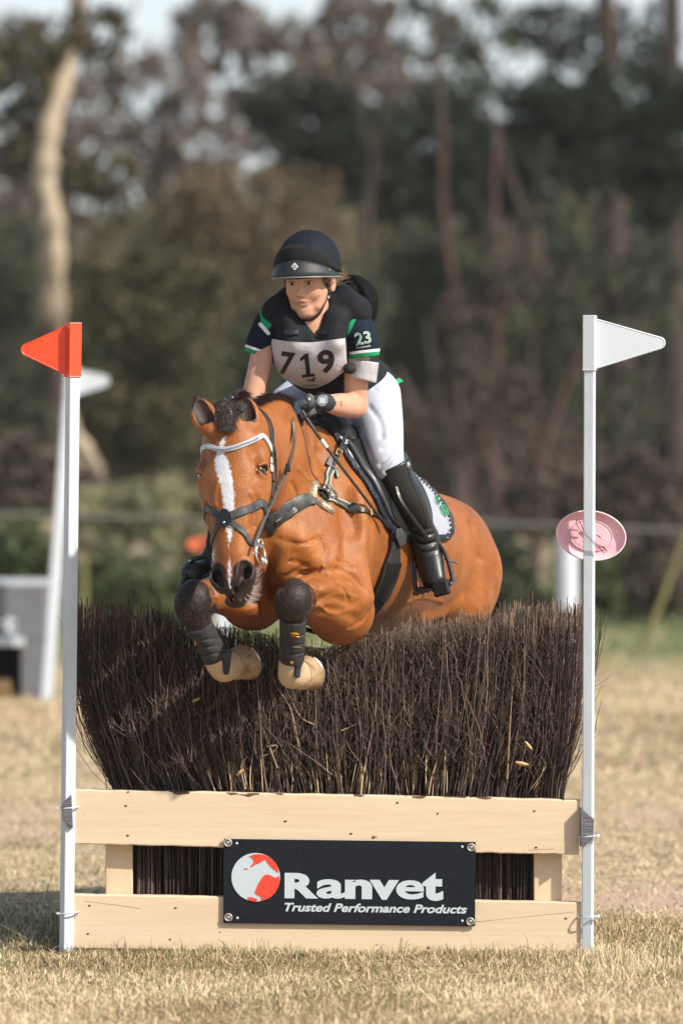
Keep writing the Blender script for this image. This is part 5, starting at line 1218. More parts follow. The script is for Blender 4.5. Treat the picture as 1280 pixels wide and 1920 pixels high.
def text_mesh(s, size=1., shear=0., offset=0., extrude=0., sx=1., space=1., res=3, sub=0):
    cu = bpy.data.curves.new('t', 'FONT'); cu.body = s; cu.size = size; cu.shear = shear; cu.offset = offset; cu.extrude = extrude; cu.space_character = space; cu.resolution_u = res
    o = bpy.data.objects.new('t', cu); S.collection.objects.link(o)
    me = bpy.data.meshes.new_from_object(o.evaluated_get(bpy.context.evaluated_depsgraph_get()))
    bpy.data.objects.remove(o); bpy.data.curves.remove(cu)
    v = np.array([q.co for q in me.vertices]).reshape(-1, 3); f = [tuple(p.vertices) for p in me.polygons]
    if sub:
        import bmesh
        bm = bmesh.new(); bm.from_mesh(me); bmesh.ops.triangulate(bm, faces=bm.faces)
        for _ in range(6):
            es = [e for e in bm.edges if e.calc_length() > sub * size]
            if not es: break
            bmesh.ops.subdivide_edges(bm, edges=es, cuts=1); bmesh.ops.triangulate(bm, faces=[q for q in bm.faces if len(q.verts) > 3])
        bm.verts.index_update(); v = np.array([q.co for q in bm.verts]); f = [tuple(q.index for q in p.verts) for p in bm.faces]; bm.free()
    bpy.data.meshes.remove(me)
    v[:, 0] *= sx
    return v, f
def text_on(surf, s, name, m, parent, c, wpx, rot=0., off=.0015, th=.0008, mirror=False, hpx=None, **kw):
    """lettering laid on a curved surface; c = pixel of its centre, wpx = its width in pixels"""
    v, f = text_mesh(s, sub=.12, **kw)
    x0, x1 = v[:, 0].min(), v[:, 0].max(); y0, y1 = v[:, 1].min(), v[:, 1].max(); k = wpx / (x1 - x0); ky = hpx / (y1 - y0) if hpx else k
    X, Y = (v[:, 0] - (x0 + x1) / 2) * k, (v[:, 1] - (y0 + y1) / 2) * ky
    if mirror: X, Y = -X, -Y
    cr, sr = math.cos(R(rot)), math.sin(R(rot)); px, py = c[0] + X * cr + Y * sr, c[1] + X * sr - Y * cr
    a = []; last = None
    for x, y in zip(px, py):
        h_ = surf.ray(x, y)
        p = h_[0] if h_ else P(x, y, last[1] if last is not None else 0)
        last = p; a.append(p)
    a = np.array(a); n = len(a); d = V(0, -1, 0)
    vs = np.vstack([a + d * off, a + d * (off + th)])
    mb = MB(); mb.add(vs, [tuple(q) for q in f] + [tuple(n + i for i in q[::-1]) for q in f])
    return mb.build(name, m, parent, smooth=False)
mblk = mat('black_print', (.012, .012, .014), .7); mwht = mat('white_print', (.58, .60, .62), .6)
for ch, x, y, w_, r_ in (('7', 538, 682, 26, 8), ('9', 612, 678, 32, -10)):
    text_on(BIBS, ch, 'bib_digit', mblk, bib, (x, y), w_, r_, hpx=44, offset=.03, res=4)
text_on(BIBS, 'NYGAIN', 'bib_lettering', mblk, bib, (582, 723), 26, -2)
# little running horse printed on the bib
hs = [(-12, 0), (-9, 1), (-6, 1), (-4, 2), (0, 1.5), (3, 2.5), (5, 5), (6, 6.5), (8, 6), (10, 4), (9.5, 3.4), (7.5, 4), (6.6, 2), (6, 0), (8, -1.5), (7, -3.5), (6.4, -1.8), (4, -1.4), (3.6, -4.5), (2.4, -5), (2.8, -1.6), (-1, -1), (-4, -1.2), (-7, -3.8), (-8, -3.2), (-5.6, -.6), (-7, .2)]
def flat_on(surf, poly, name, m, parent, c, k, rot=0, off=.0015, th=.0008):
    import bmesh
    cr, sr = math.cos(R(rot)), math.sin(R(rot)); sz = max(max(abs(p[0]), abs(p[1])) for p in poly)
    bm = bmesh.new(); bm.faces.new([bm.verts.new((x, y, 0)) for x, y in poly]); bmesh.ops.triangulate(bm, faces=bm.faces)
    for _ in range(5):
        es = [e for e in bm.edges if e.calc_length() > sz * .3]
        if not es: break
        bmesh.ops.subdivide_edges(bm, edges=es, cuts=1); bmesh.ops.triangulate(bm, faces=[q for q in bm.faces if len(q.verts) > 3])
    bm.verts.index_update(); vv = [(q.co.x, q.co.y) for q in bm.verts]; ff = [tuple(q.index for q in p.verts) for p in bm.faces]; bm.free()
    a = []
    for x, y in vv:
        h_ = surf.ray(c[0] + (x * cr + y * sr) * k, c[1] + (x * sr - y * cr) * k); a.append(h_[0] if h_ else (a[-1] if a else P(*c, 0)))
    a = np.array(a); n = len(a); d = V(0, -1, 0); mb = MB()
    mb.add(np.vstack([a + d * off, a + d * (off + th)]), ff + [tuple(n + i for i in q[::-1]) for q in ff])
    return mb.build(name, m, parent, smooth=False)
def dense(poly, n=6): return [tuple(np.array(poly[i]) * (1 - t) + np.array(poly[(i + 1) % len(poly)]) * t) for i in range(len(poly)) for t in np.linspace(0, 1, n + 1)[:-1]]
flat_on(BIBS, dense([(-4, -17), (-4, 13), (-12, 8), (-12, 14), (-2, 22), (4, 22), (4, -17)]), 'bib_digit', mblk, bib, (576, 685), 1., -6)
flat_on(BIBS, dense([(-12, -22), (12, -22), (12, -17), (-12, -17)]), 'bib_digit_foot', mblk, bib, (576, 685), 1., -6)
flat_on(BIBS, hs, 'bib_emblem', mblk, bib, (583, 713), .95)
text_on(SH, '23', 'sleeve_number', mwht, shirt, (680, 634), 30, -10, offset=.02, off=.002)
text_on(SH, '23', 'sleeve_number_inlay', bpy.data.materials['green_cloth'], shirt, (680, 634), 28.5, -10, offset=-.022, off=.003)
text_on(SH, 'Interschools', 'sleeve_lettering', mwht, shirt, (681, 650), 27, -9, off=.002, offset=.01)

# medical armband
F = Field((-.05, 0, 1.78), (.16, .4, 2.05), .003)
ab0, ab1 = P(682, 676, .175), P(678, 712, .185)
F.loft([ab0, ab1], [.0505, .049], k=0); F.clip(ab0 + V(0, 0, -.002), (0.1, 0, 1)); F.clip(ab1, (-.22, 0, -1))
cloth('medical_armband', F, mat('clear_armband', (.50, .52, .54), .25, (.4, .4, .43), 30, bump=.3, bscale=40, coat=.6), it=1)
b = MB(); b.ell(P(655, 691, .132), (.022, .010, .018), None, 14, 8); b.build('armband_strap', mat('black_neoprene', (.006, .006, .008), .7, bump=.4, bscale=90), person)
# breeches
F = Field((-.52, .04, 1.36), (.30, 1.05, 1.97), .005)
F.loft([P(612, 745, .80), P(655, 735, .80), P(694, 742, .74)], [.09, .11, .095], k=0)
F.loft([P(694, 745, .64), P(710, 800, .38), P(722, 856, .21), P(733, 895, .21)], [.105, .082, .0615, .052], k=.02)
F.loft([P(585, 745, .78), HIR * .5 + KNR * .5 + V(-.02, 0, .06), KNR, KNR + V(.0, .06, -.08)], [.10, .082, .062, .055], k=.02)
F.crease([(664, 790), (690, 840), (712, 890)], .0015, .008); F.crease([(738, 846), (722, 862), (712, 872)], .004, .012); F.crease([(748, 850), (738, 868), (722, 884)], .004, .012); F.crease([(750, 822), (735, 836), (718, 842)], .003, .014)
F.crease([(700, 728), (722, 736), (744, 734)], .003, .012); F.crease([(690, 760), (712, 790), (716, 820)], .002, .02)
cloth('breeches', F, mat('white_breeches', (.47, .50, .57), .8, (.41, .44, .52), 12, bump=.15, bscale=260, bdist=.003, spec=.2))
# boots
mboot = mat('black_leather_boot', (.008, .009, .010), .42, bump=.25, bscale=40, bdist=.004, coat=.12)
def boot(top0, top1, calf, ank, heel, mid, toe, cut, name='riding_boot'):
    allp = np.array([top0, top1, calf, ank, heel, mid, toe]); F = Field(allp.min(0) - .11, allp.max(0) + .11, .004)
    F.loft([top0, top1, calf, ank], [.060, .062, .058, .045], k=0, n=33)
    F.loft([ank, ank * .4 + mid * .6 + V(0, 0, .0), mid, toe], [.045, .045, .049, .041], [.045, .045, .038, .030], side=(CS, -SN, 0), k=.03)
    F.ell(heel, (.036, .036, .04), k=.02)
    F.clip(top0, cut)
    return F
F = boot(P(736, 872, .20), P(743, 905, .215), P(769, 950, .255), P(795, 1012, .335), P(803, 1040, .38), P(804, 1050, .32), P(813, 1088, .29), (-.42, -.1, .9))
for p in (((775, 1000), (790, 1006), (812, 1000)), ((780, 1018), (796, 1022), (815, 1016)), ((785, 1034), (800, 1037), (816, 1032)), ((776, 988), (795, 993), (808, 990))): F.crease(list(p), .0012, .012)
bo1, bv1, bf1 = cloth('riding_boot', F, mboot, it=2)
F = boot(KNR + V(-.0, .0, .03), KNR + V(0, .02, -.06), KNR * .5 + V(*P(440, 1000, .38)) * .5, P(428, 1000, .34), P(418, 1040, .34), P(392, 1062, .24), P(360, 1073, .12), (0, 0, 1))
cloth('riding_boot', F, mboot, it=2)
for nm, a, h_ in (('boot_zip', [(762, 868), (770, 900), (788, 940), (800, 985)], .003),):
    b = MB(); q, n_ = Surf(bv1, bf1).path(a, 16, .0005); b.tube(q, .0022, 5); b.build(nm, mat('zip', (.02, .02, .022), .4), bo1)
b = MB(); q = Surf(bv1, bf1).ray(764, 872)
if q: b.ell(q[0], (.008, .008, .012), None, 10, 6); b.build('boot_badge', mat('silver_badge', (.5, .5, .5), .3, metal=.8), bo1)
# gloves
mglove = mat('navy_glove', (.008, .014, .025), .8, (.02, .035, .05), 30, bump=.4, bscale=160, bdist=.003)
for i, (wr, kn) in enumerate(hands):
    F = Field(np.minimum(wr, kn) - .09, np.maximum(wr, kn) + .09, .0026)
    hand(F, wr, kn, .0055); fw = nrm(kn - wr)
    F.ell(kn * .55 + wr * .45 + V(0, .004, -.008), (.036, .026, .034), k=.02)
    F.loft([wr - fw * .012, wr + fw * .01], [.030, .031], k=.006)
    if i == 0: F.crease([(568, 742), (558, 756), (556, 772)], .0015, .006); F.crease([(584, 744), (574, 762), (562, 778)], .0015, .006)
    cloth('glove', F, mglove, it=1)
# wrist watch and glove tab
fw = nrm(P(560, 762, -.05) - WRL)
wc = P(603, 752, -.045); wn = nrm(V(.12, -1, .12)); wx = nrm(np.cross(wn, V(0, 0, 1)) * -1); wy = np.cross(wx, wn) * 1.
def disc(c, n_, r, th, name, m, parent, seg=28, bulge=0):
    b = MB(); u = nrm(np.cross(n_, V(0.1, 0, 1))); w_ = np.cross(n_, u)
    rings = [(r, 0), (r * 1.03, th * .3), (r, th * .9), (r * .9, th)] ; vs = []
    for rr, hh in rings:
        for k in range(seg): an = 2 * math.pi * k / seg; vs.append(c + rr * (math.cos(an) * u + math.sin(an) * w_) + n_ * hh)
    m_ = len(rings)
    b.add(vs, [(i * seg + k, i * seg + (k + 1) % seg, (i + 1) * seg + (k + 1) % seg, (i + 1) * seg + k) for i in range(m_ - 1) for k in range(seg)] + [tuple(range(seg)), tuple((m_ - 1) * seg + k for k in range(seg))])
    return b.build(name, m, parent)
watch = disc(wc, wn, .0225, .012, 'wrist_watch', mat('watch_case', (.02, .02, .022), .35), person)
disc(wc + wn * .0118, wn, .0185, .002, 'watch_bezel', mat('watch_bezel', (.25, .26, .27), .35, metal=.6), watch)
b = MB(); b.box(wc + wn * .0148, (.021, .003, .019), (nrm(np.cross(V(0, 0, 1), wn)) * -1, wn, V(0, 0, 1))); b.build('watch_display', mat('lcd', (.50, .56, .58), .3, (.40, .46, .48), 300), watch)
b = MB(); ring = [WRL + (fw * .0) + .031 * (math.cos(a) * nrm(np.cross(fw, V(0, 0, 1))) + math.sin(a) * V(0, 0, 1)) + fw * .012 for a in np.linspace(0, 2 * math.pi, 22)[:-1]]
b.tube(ring, .009, 8, closed=True, flat=.4); b.build('watch_strap', mstrap, watch)
b = MB(); b.ell(P(580, 751, -.075), (.0165, .008, .0235), None, 18, 10); tb = b.build('glove_tab', mat('grey_tab', (.07, .075, .08), .6), person)
b = MB(); b.prism([(-.005, 0), (0, -.006), (.005, 0), (0, .006)], P(580, 748, -.084), V(1, 0, 0), V(0, 0, 1), V(0, -1, 0), .002); b.build('tab_diamond', mwht, tb, smooth=False)
text_on(BS, '5:18', 'inked_time', mat('ink', (.12, .06, .045), .7), person, (631, 757), 22, 0, mirror=True, off=.0006, th=.0004)

# ---------------- helmet
F = Field(hc - .2, hc + .24, .0035)
HC = Q(0, .052, -.008)
F.ell(HC, (.104, .118, .128), (hl_, hu, hf_), k=0)
F.ell(Q(0, .045, -.012), (.09, .10, .112), (hl_, hu, hf_), k=.004, sub=True)
nc = nrm(-hu + hf_ * .10); F.clip(Q(0, .024, 0), -(-nrm(-hu + hf_ * -.05 )))
for s in (-.4, .4, 1.1, -1.1):      # sewn panels of the silk
    pts = [HC + .5 * 0 + hl_ * .1035 * math.sin(s) * math.sin(t) + hu * .1175 * math.cos(t) + hf_ * .1275 * math.cos(s) * math.sin(t) for t in np.linspace(.1, 1.3, 8)]
    F.loft(pts, [.0008] * 8, k=.004, sub=True)
mhel = mat('black_lycra_silk', (.007, .010, .017), .75, bump=.15, bscale=300, spec=.2)
helmet, hv_, hfc_ = cloth('helmet', F, mhel, it=2)
# black band standing in for the dark hollow above the peak, then the peak itself
def shell(name, rows, m, parent, th, nphi=40):
    """rows: (l radius, f radius, height at front, height at sides, azimuth limit)"""
    vs = []; ny = len(rows)
    for (rl_, rf_, hf0, hs0, lim) in rows:
        for k in range(nphi + 1):
            a = R(lim) * (2 * k / nphi - 1); c_ = math.cos(a)
            cc = max(0, (math.cos(a) - math.cos(R(lim))) / (1 - math.cos(R(lim))))
            vs.append(Q(rl_ * math.sin(a), hs0 + (hf0 - hs0) * cc, -.008 + rf_ * c_))
    n = nphi + 1; nv_ = len(vs)
    f = [(j * n + i, j * n + i + 1, (j + 1) * n + i + 1, (j + 1) * n + i) for j in range(ny - 1) for i in range(nphi)]
    mb = MB(); mb.add(vs, f); o = mb.build(name, m, parent, auto=2)
    so_ = o.modifiers.new('thickness', 'SOLIDIFY'); so_.thickness = th; so_.offset = 0
    return o
shell('helmet_band', [(.108, .134, .060, .022, 96), (.112, .138, .092, .026, 94), (.110, .128, .122, .030, 92), (.104, .116, .134, .034, 90)], mat('hollow_black', (.003, .003, .004), .95), helmet, .004)
pk = shell('helmet_peak', [(.109, .134, .088, .022, 80), (.1125, .146, .072, .021, 82), (.1145, .159, .050, .017, 83), (.1155, .169, .030, .012, 84)], mat('matte_charcoal', (.016, .018, .021), .55, bump=.1, bscale=400), helmet, .004)
b = MB(); lim = 84; pts = []
for k in range(41):
    a = R(lim) * (2 * k / 40 - 1); cc = (math.cos(a) - math.cos(R(lim))) / (1 - math.cos(R(lim)))
    pts.append(Q(.1155 * math.sin(a), .012 + .018 * cc, -.008 + .170 * math.cos(a)))
b.tube(pts, .0028, 8); b.build('peak_rim', mat('grey_rubber', (.16, .18, .19), .45), pk)
PS = Surf(np.array([v.co for v in pk.data.vertices]), np.array([list(p.vertices) for p in pk.data.polygons]))
em = flat_on(PS, [(-1, 0), (0, -1.05), (1, 0), (0, 1.05)], 'helmet_emblem', mwht, pk, (552.5, 499.5), 6.8, off=.003, th=.0012)
cir = [(math.cos(t), math.sin(t)) for t in np.linspace(0, 2 * math.pi, 17)[:-1]]
flat_on(PS, cir, 'emblem_ring', mblk, pk, (552.5, 499.5), 3.3, off=.0046, th=.0006); flat_on(PS, cir, 'emblem_centre', mwht, pk, (552.5, 499.5), 1.6, off=.0056, th=.0006)
for x, y in ((617, 506), ):
    q = PS.ray(x, y)
    if q: b = MB(); b.ell(q[0] + q[1] * .002, .0022, None, 8, 6); b.build('peak_screw', mwht, pk)
# chin straps
b = MB()
q = [BS.near(p, .003) for p in spline([Q(.074, .02, .03), Q(.073, -.015, .022), Q(.064, -.05, .02), Q(.05, -.085, .03), Q(.025, -.108, .045), Q(0, -.112, .055)], 22)]
b.ribbon([a for a, _ in q], [n_ for _, n_ in q], .013, .0035)
q = [BS.near(p, .003) for p in spline([Q(-.074, .02, .03), Q(-.073, -.015, .022), Q(-.064, -.05, .02), Q(-.05, -.085, .03), Q(-.025, -.108, .045), Q(0, -.112, .055)], 22)]
b.ribbon([a for a, _ in q], [n_ for _, n_ in q], .013, .0035)
q = [BS.near(p, .003) for p in spline([Q(.076, .01, -.035), Q(.073, -.03, -.01), Q(.064, -.052, .018)], 10)]
b.ribbon([a for a, _ in q], [n_ for _, n_ in q], .011, .0035)
cs_ = b.build('chin_strap', mstrap, helmet)
b = MB(); c = BS.near(Q(.066, -.052, .02), .006)[0]; b.box(c, (.012, .008, .014)); b.build('strap_buckle', mat('buckle_plastic', (.03, .03, .035), .25), cs_, bevel=.002)
b = MB(); b.box(c + V(.0, -.006, .002), (.005, .003, .010)); b.build('buckle_pin', mat('pale_plastic', (.5, .55, .58), .4), cs_)
b = MB(); q = [BS.near(p, .007) for p in (Q(-.0755, .016, .028), Q(-.0745, .0, .025), Q(-.0725, -.012, .022))]; b.ribbon([a for a, _ in q], [n_ for _, n_ in q], .011, .002); b.build('strap_label', mat('yellow_label', (.65, .36, .02), .6), cs_)
print('rider', time.time() - T0)
# ================================================================== TACK
mlea = mat('black_leather', (.010, .010, .011), .45, bump=.3, bscale=120, bdist=.002, coat=.15)
mlgr = mat('worn_grey_leather', (.055, .06, .066), .5, (.02, .022, .025), 60, bump=.3, bscale=200, bdist=.002)
msil = mat('polished_steel', (.62, .60, .57), .25, metal=1)
mbrs = mat('brass', (.62, .45, .18), .3, metal=1)
def strap(name, pix, w_, th, m, parent, surf=None, d=.001, n=24, grow=None):
    surf = surf or HS
    q, ns = surf.path(pix, n, d); b = MB(); b.ribbon(q, ns, w_ if not hasattr(w_, '__len__') else np.interp(np.linspace(0, 1, n), np.linspace(0, 1, len(w_)), w_), th)
    return b.build(name, m, parent, auto=.6)
def buckle(name, c, n_, up, w_, h_, r, m, parent):
    n_ = nrm(n_); up = nrm(V(up) - n_ * np.dot(V(up), n_)); sd = np.cross(up, n_)
    pts = [c + sd * a * w_ / 2 + up * b_ * h_ / 2 for a, b_ in ((-1, -1), (-1, 0), (-1, 1), (0, 1), (1, 1), (1, 0), (1, -1), (0, -1))]
    b = MB(); b.tube(pts, r, 6, closed=True); b.tube([c - up * h_ / 2, c + up * h_ * .55 + n_ * r], r * .7, 5)
    return b.build(name, m, parent)
def ring(name, c, n_, r1, r2, up, r, m, parent, n=24):
    n_ = nrm(n_); up = nrm(V(up) - n_ * np.dot(V(up), n_)); sd = np.cross(up, n_); b = MB()
    b.tube([c + sd * r1 * math.cos(t) + up * r2 * math.sin(t) for t in np.linspace(0, 2 * math.pi, n + 1)[:-1]], r, 8, closed=True)
    return b.build(name, m, parent)
# ---- bridle
br = thing('bridle', P(430, 900, -.5), "black bridle with crystal browband and crossed noseband on the bay horse's head", 'bridle')
def hs(px, py): q = HS.ray(px, py); return q[0] if q else P(px, py, -.45)
bb = strap('browband', [H(.075, -.09, -.118), (376, 829), (388, 836), (405, 842), (425, 843), (446, 838), (466, 829), (484, 821), (494, 818), H(.09, -.10, .12)], .017, .005, mat('white_patent', (.46, .47, .50), .35), br, n=34, d=.002)
q, ns = HS.path([(376, 829), (388, 836), (405, 842), (425, 843), (446, 838), (466, 829), (484, 821)], 34, .008)
mcry = mat('blue_crystal', (.04, .06, .12), .08, (.5, .55, .65), 400, coat=1); mb_ = MB()
for i in range(1, 33): mb_.ell(q[i], (.0032, .0032, .0042), None, 6, 4)
mb_.build('crystals', mcry, bb)
strap('headpiece', [H(.09, -.10, .122), H(.05, -.10, .115), H(.01, -.105, .10), H(-.04, -.10, .05), H(-.05, -.10, 0), H(-.04, -.10, -.05), H(.01, -.105, -.10), H(.05, -.10, -.115), H(.08, -.09, -.12)], .024, .004, mlea, br, n=40, d=.002)
for s in (1, -1):
    cp_ = strap('cheekpiece', [H(.075, -.10, s * .12), H(.13, -.105, s * .125), H(.20, -.11, s * .12), H(.28, -.105, s * .11), H(.36, -.095, s * .09), H(.425, -.092, s * .072)], .013, .004, mlea, br, n=24, d=.003)
    q_, n_ = HS.near(H(.15, -.095, s * .13), .007); buckle('cheek_buckle', q_, n_, -dd, .016, .022, .0016, msil, cp_)
    q_, n_ = HS.near(H(.125, -.095, s * .13), .007); buckle('cheek_buckle', q_, n_, -dd, .016, .018, .0016, msil, cp_)
    for d0 in (.19, .245, .30): 
        q_, n_ = HS.near(H(d0, -.11, s * .12), .006); b = MB(); b.box(q_, (.017, .005, .006), (nrm(np.cross(dd, n_)), n_, dd)); b.build('keeper', mlea, cp_)
    # noseband strap that runs beside the cheekpiece
    strap('noseband_hanger', [H(.10, -.115, s * .12), H(.18, -.125, s * .12), H(.28, -.12, s * .11), H(.315, -.10, s * .10)], .010, .003, mlea, br, n=16, d=.002)
    # throat lash
    strap('throat_lash', [H(.075, -.11, s * .12), H(.11, -.14, s * .11), H(.17, -.165, s * .095), H(.24, -.185, s * .07), H(.27, -.19, 0)], .011, .0035, mlea, br, n=20, d=.004)
    # bit: loose ring and the cheek piece of the bit
    rc = H(.432, -.086, s * .078); 
    bit = ring('bit_ring', rc, hl * s + nn * .45, .022, .030, -dd, .0034, msil, br)
    ring('bit_hanger', H(.395, -.09, s * .078), hl * s + nn * .5, .009, .014, -dd, .0028, msil, bit)
    b = MB(); b.tube([H(.432, -.07, s * .074), H(.437, -.06, s * .055), H(.44, -.06, s * .03)], .006, 8); b.build('bit_mouthpiece', msil, bit)
    b = MB()
    for i in range(5): b.tube([H(.45 + .012 * math.sin(t) + .0, -.088 - .007 * i + .006 * math.cos(t), s * (.084 + .001 * i)) for t in np.linspace(0, 2 * math.pi, 9)[:-1]], .0018, 5, closed=True)
    b.build('curb_chain', msil, bit)
# crossed noseband with its centre disc
ctr = HS.ray(422, 972)
up_l = strap('noseband', [H(.315, -.10, -.105), (387, 954), (400, 960), (418, 969)], [.022, .023, .025, .028], .006, mlgr, br, n=16, d=.002)
strap('noseband', [H(.315, -.10, .105), (494, 944), (478, 949), (455, 959), (428, 970)], [.026, .029, .026, .028], .006, mlgr, br, n=20, d=.002)
strap('flash_strap', [H(.40, -.10, .085), (470, 1020), (462, 1005), (448, 990), (428, 976)], [.016, .018, .019, .020], .005, mlgr, br, n=18, d=.002)
strap('flash_strap', [H(.41, -.10, -.075), (399, 1012), (405, 995), (414, 978)], [.016, .018, .019], .005, mlgr, br, n=14, d=.002)
strap('chin_strap', [H(.39, -.10, .085), H(.43, -.125, .05), H(.44, -.13, 0), H(.43, -.125, -.05), H(.39, -.10, -.08)], .013, .004, mlea, br, n=20, d=.002)
pc = ctr[0] + ctr[1] * .004; b = MB(); u_ = nrm(hl - ctr[1] * np.dot(hl, ctr[1])); w_ = np.cross(u_, ctr[1])
b.prism([(.0265 * math.cos(t) * (1 + .05 * math.cos(4 * t)), .029 * math.sin(t) * (1 + .08 * math.cos(4 * t))) for t in np.linspace(0, 2 * math.pi, 33)[:-1]], pc, u_, w_, ctr[1], .007)
dsc = b.build('noseband_disc', mlea, br, bevel=.0015)
b = MB(); q_ = HS.ray(422, 981); b.ell(q_[0] + ctr[1] * .011, (.0048, .0048, .0048), None, 10, 8); b.build('rivet', msil, dsc)
# poll pad between the ears
strap('poll_pad', [H(-.035, -.06, .045), H(-.045, -.05, 0), H(-.035, -.06, -.045)], .03, .010, mlgr, br, n=14, d=.004)
# reins
mrein = mat('rein_leather', (.07, .065, .06), .5, (.02, .018, .016), 80, bump=.4, bscale=300, bdist=.001)
def free_strap(name, pts, w_, th, m, parent, nvec=(0.5, -1, .1), n=30, clear=None):
    sp = spline(pts, n)
    if clear:
        for i in range(1, n - 1):
            px_, py_ = 640 + sp[i, 0] / (sp[i, 1] + CAM_D) * FPX, HOR - (sp[i, 2] - CAM_H) / (sp[i, 1] + CAM_D) * FPX
            h_ = clear.ray(px_, py_)
            if h_ and sp[i, 1] > h_[0][1] - .006 and abs(sp[i, 1] - h_[0][1]) < .12: sp[i] = P(px_, py_, h_[0][1] - .006)
        for _ in range(6): sp[1:-1] = (sp[:-2] + 2 * sp[1:-1] + sp[2:]) / 4
    b = MB(); b.ribbon(sp, [nvec] * n, w_, th); return b.build(name, m, parent, auto=.6)
rr = free_strap('rein', [P(477, 1030, -.575), P(484, 1000, -.54), P(505, 952, -.45), P(528, 905, -.36), P(544, 868, -.28), P(551, 838, -.22), P(551, 812, -.16), P(549, 790, -.11), P(548, 768, -.085)], .0105, .003, mrein, br, clear=HS)
b = MB()
for x, y in ((546, 862), (551, 820)):
    i = None
b.box(P(540, 877, -.335), (.016, .010, .028)); b.build('rein_stop', mlea, rr, bevel=.003)
free_strap('rein', [H(.44, -.09, -.085), H(.36, -.16, -.12), P(418, 860, -.25), P(455, 800, -.08), P(538, 778, -.06)], .0125, .003, mrein, br, n=20)
free_strap('rein_end', [P(590, 768, -.10), P(578, 778, -.115), P(565, 784, -.115)], .014, .003, mrein, br)
free_strap('rein_end', [P(592, 772, -.10), P(583, 776, -.12), P(571, 784, -.12)], .010, .003, mrein, br)

# ---- saddle cloth laid over the back
def oval(s, phi, off):
    """point on the barrel at station s, angle phi from the top (positive = horse's left)"""
    c = W(s, 0, 1.38); d_ = HLt * math.sin(phi) + HU * math.cos(phi)
    h_ = HS.t.ray_cast(Vector(c + d_ * .75), Vector(-d_))
    if h_[0] is None: return c + d_ * .3, d_
    n_ = V(h_[1]); n_ = n_ if n_ @ d_ > 0 else -n_
    return V(h_[0]) + n_ * off, n_
def drape(name, rows, m, parent, off, th, n=34, quilt=0, attrs=None):
    """rows: (phi, s front, s rear) from the top to the hem, both sides mirrored"""
    ph = np.array([r[0] for r in rows]); fr = np.array([r[1] for r in rows]); re = np.array([r[2] for r in rows])
    P_ = np.linspace(-ph[-1], ph[-1], 61); vs = []; no = []
    for p in P_:
        a, b_ = np.interp(abs(p), ph, fr), np.interp(abs(p), ph, re)
        for i in range(n):
            q, n_ = oval(a + (b_ - a) * i / (n - 1), R(p), off); vs.append(q); no.append(n_)
    vs = np.array(vs).reshape(61, n, 3); no = np.array(no).reshape(61, n, 3)
    for _ in range(5): vs[1:-1, 1:-1] = (vs[:-2, 1:-1] + vs[2:, 1:-1] + vs[1:-1, :-2] + vs[1:-1, 2:]) / 4
    if quilt:
        i_, j_ = np.meshgrid(np.arange(n), np.arange(61)); vs = vs + no * (quilt * np.abs(np.sin((i_ + j_) * .9) * np.sin((i_ - j_) * .9)))[..., None]
    f = [(j * n + i, j * n + i + 1, (j + 1) * n + i + 1, (j + 1) * n + i) for j in range(60) for i in range(n - 1)]
    me = np_mesh(name, vs.reshape(-1, 3), np.array(f)); me.materials.append(m); o = bpy.data.objects.new(name, me); link(o, parent)
    so_ = o.modifiers.new('thickness', 'SOLIDIFY'); so_.thickness = th; so_.offset = 1
    edge = [vs[j, 0] for j in range(61)] + [vs[60, i] for i in range(1, n)] + [vs[j, n - 1] for j in range(59, -1, -1)] + [vs[0, i] for i in range(n - 2, 0, -1)]
    return o, edge, vs
cl_rows = [(0, -.26, -.76), (30, -.215, -.78), (60, -.205, -.80), (78, -.24, -.805), (88, -.275, -.80), (95, -.33, -.78), (99, -.38, -.73)]
mcl = mat('white_saddle_cloth', (.34, .36, .42), .75, bump=.3, bscale=70, bdist=.005)
clo, edge, clv = drape('saddle_cloth', cl_rows, mcl, None, .006, .008, quilt=.004)
tag(clo, 'white quilted saddle cloth with navy edging under the black saddle', 'saddle cloth')
mnavy = mat('navy_binding', (.008, .011, .022), .55, bump=.4, bscale=120)
b = MB(); b.tube([e for e in edge], .0115, 8, closed=True); b.build('binding', mnavy, clo)
CS_ = Surf(clv.reshape(-1, 3), np.array([(j * 34 + i, j * 34 + i + 1, (j + 1) * 34 + i + 1, (j + 1) * 34 + i) for j in range(60) for i in range(33)]))
cordq = []
for j in range(60, 30, -1): cordq.append(clv[j, 32] * .75 + clv[j, 31] * .25)
b = MB()
for i, q_ in enumerate(cordq):
    if i % 1 == 0: b.ell(q_ + V(.006, -.010, .0), .0032, None, 6, 4)
b.build('cord', mat('white_cord', (.7, .7, .72), .6), clo)
for x, y in ((829, 958),):
    ringpts = [(math.cos(t) * 1.15, math.sin(t)) for t in np.linspace(0, 2 * math.pi, 17)[:-1]]
    q0 = CS_.ray(x, y)
    if q0:
        n_ = q0[1]; u_ = nrm(np.cross(V(0, 0, 1), n_)); w_ = np.cross(n_, u_); c = q0[0] + n_ * .009
        b = MB(); b.tube([c + u_ * .022 * math.cos(t) + w_ * .018 * math.sin(t) for t in np.linspace(0, 2 * math.pi, 25)[:-1]], .003, 6, closed=True)
        b.tube([c + u_ * .013 * math.cos(t) + w_ * .010 * math.sin(t) for t in np.linspace(0, 2 * math.pi, 19)[:-1]], .0022, 6, closed=True)
        b.tube([c - u_ * .035 + w_ * .05, c - u_ * .03 + w_ * .02], .003, 6); b.tube([c - u_ * .02 + w_ * .055, c - u_ * .018 + w_ * .025], .003, 6)
        b.build('cloth_emblem', bpy.data.materials['green_cloth'], clo)

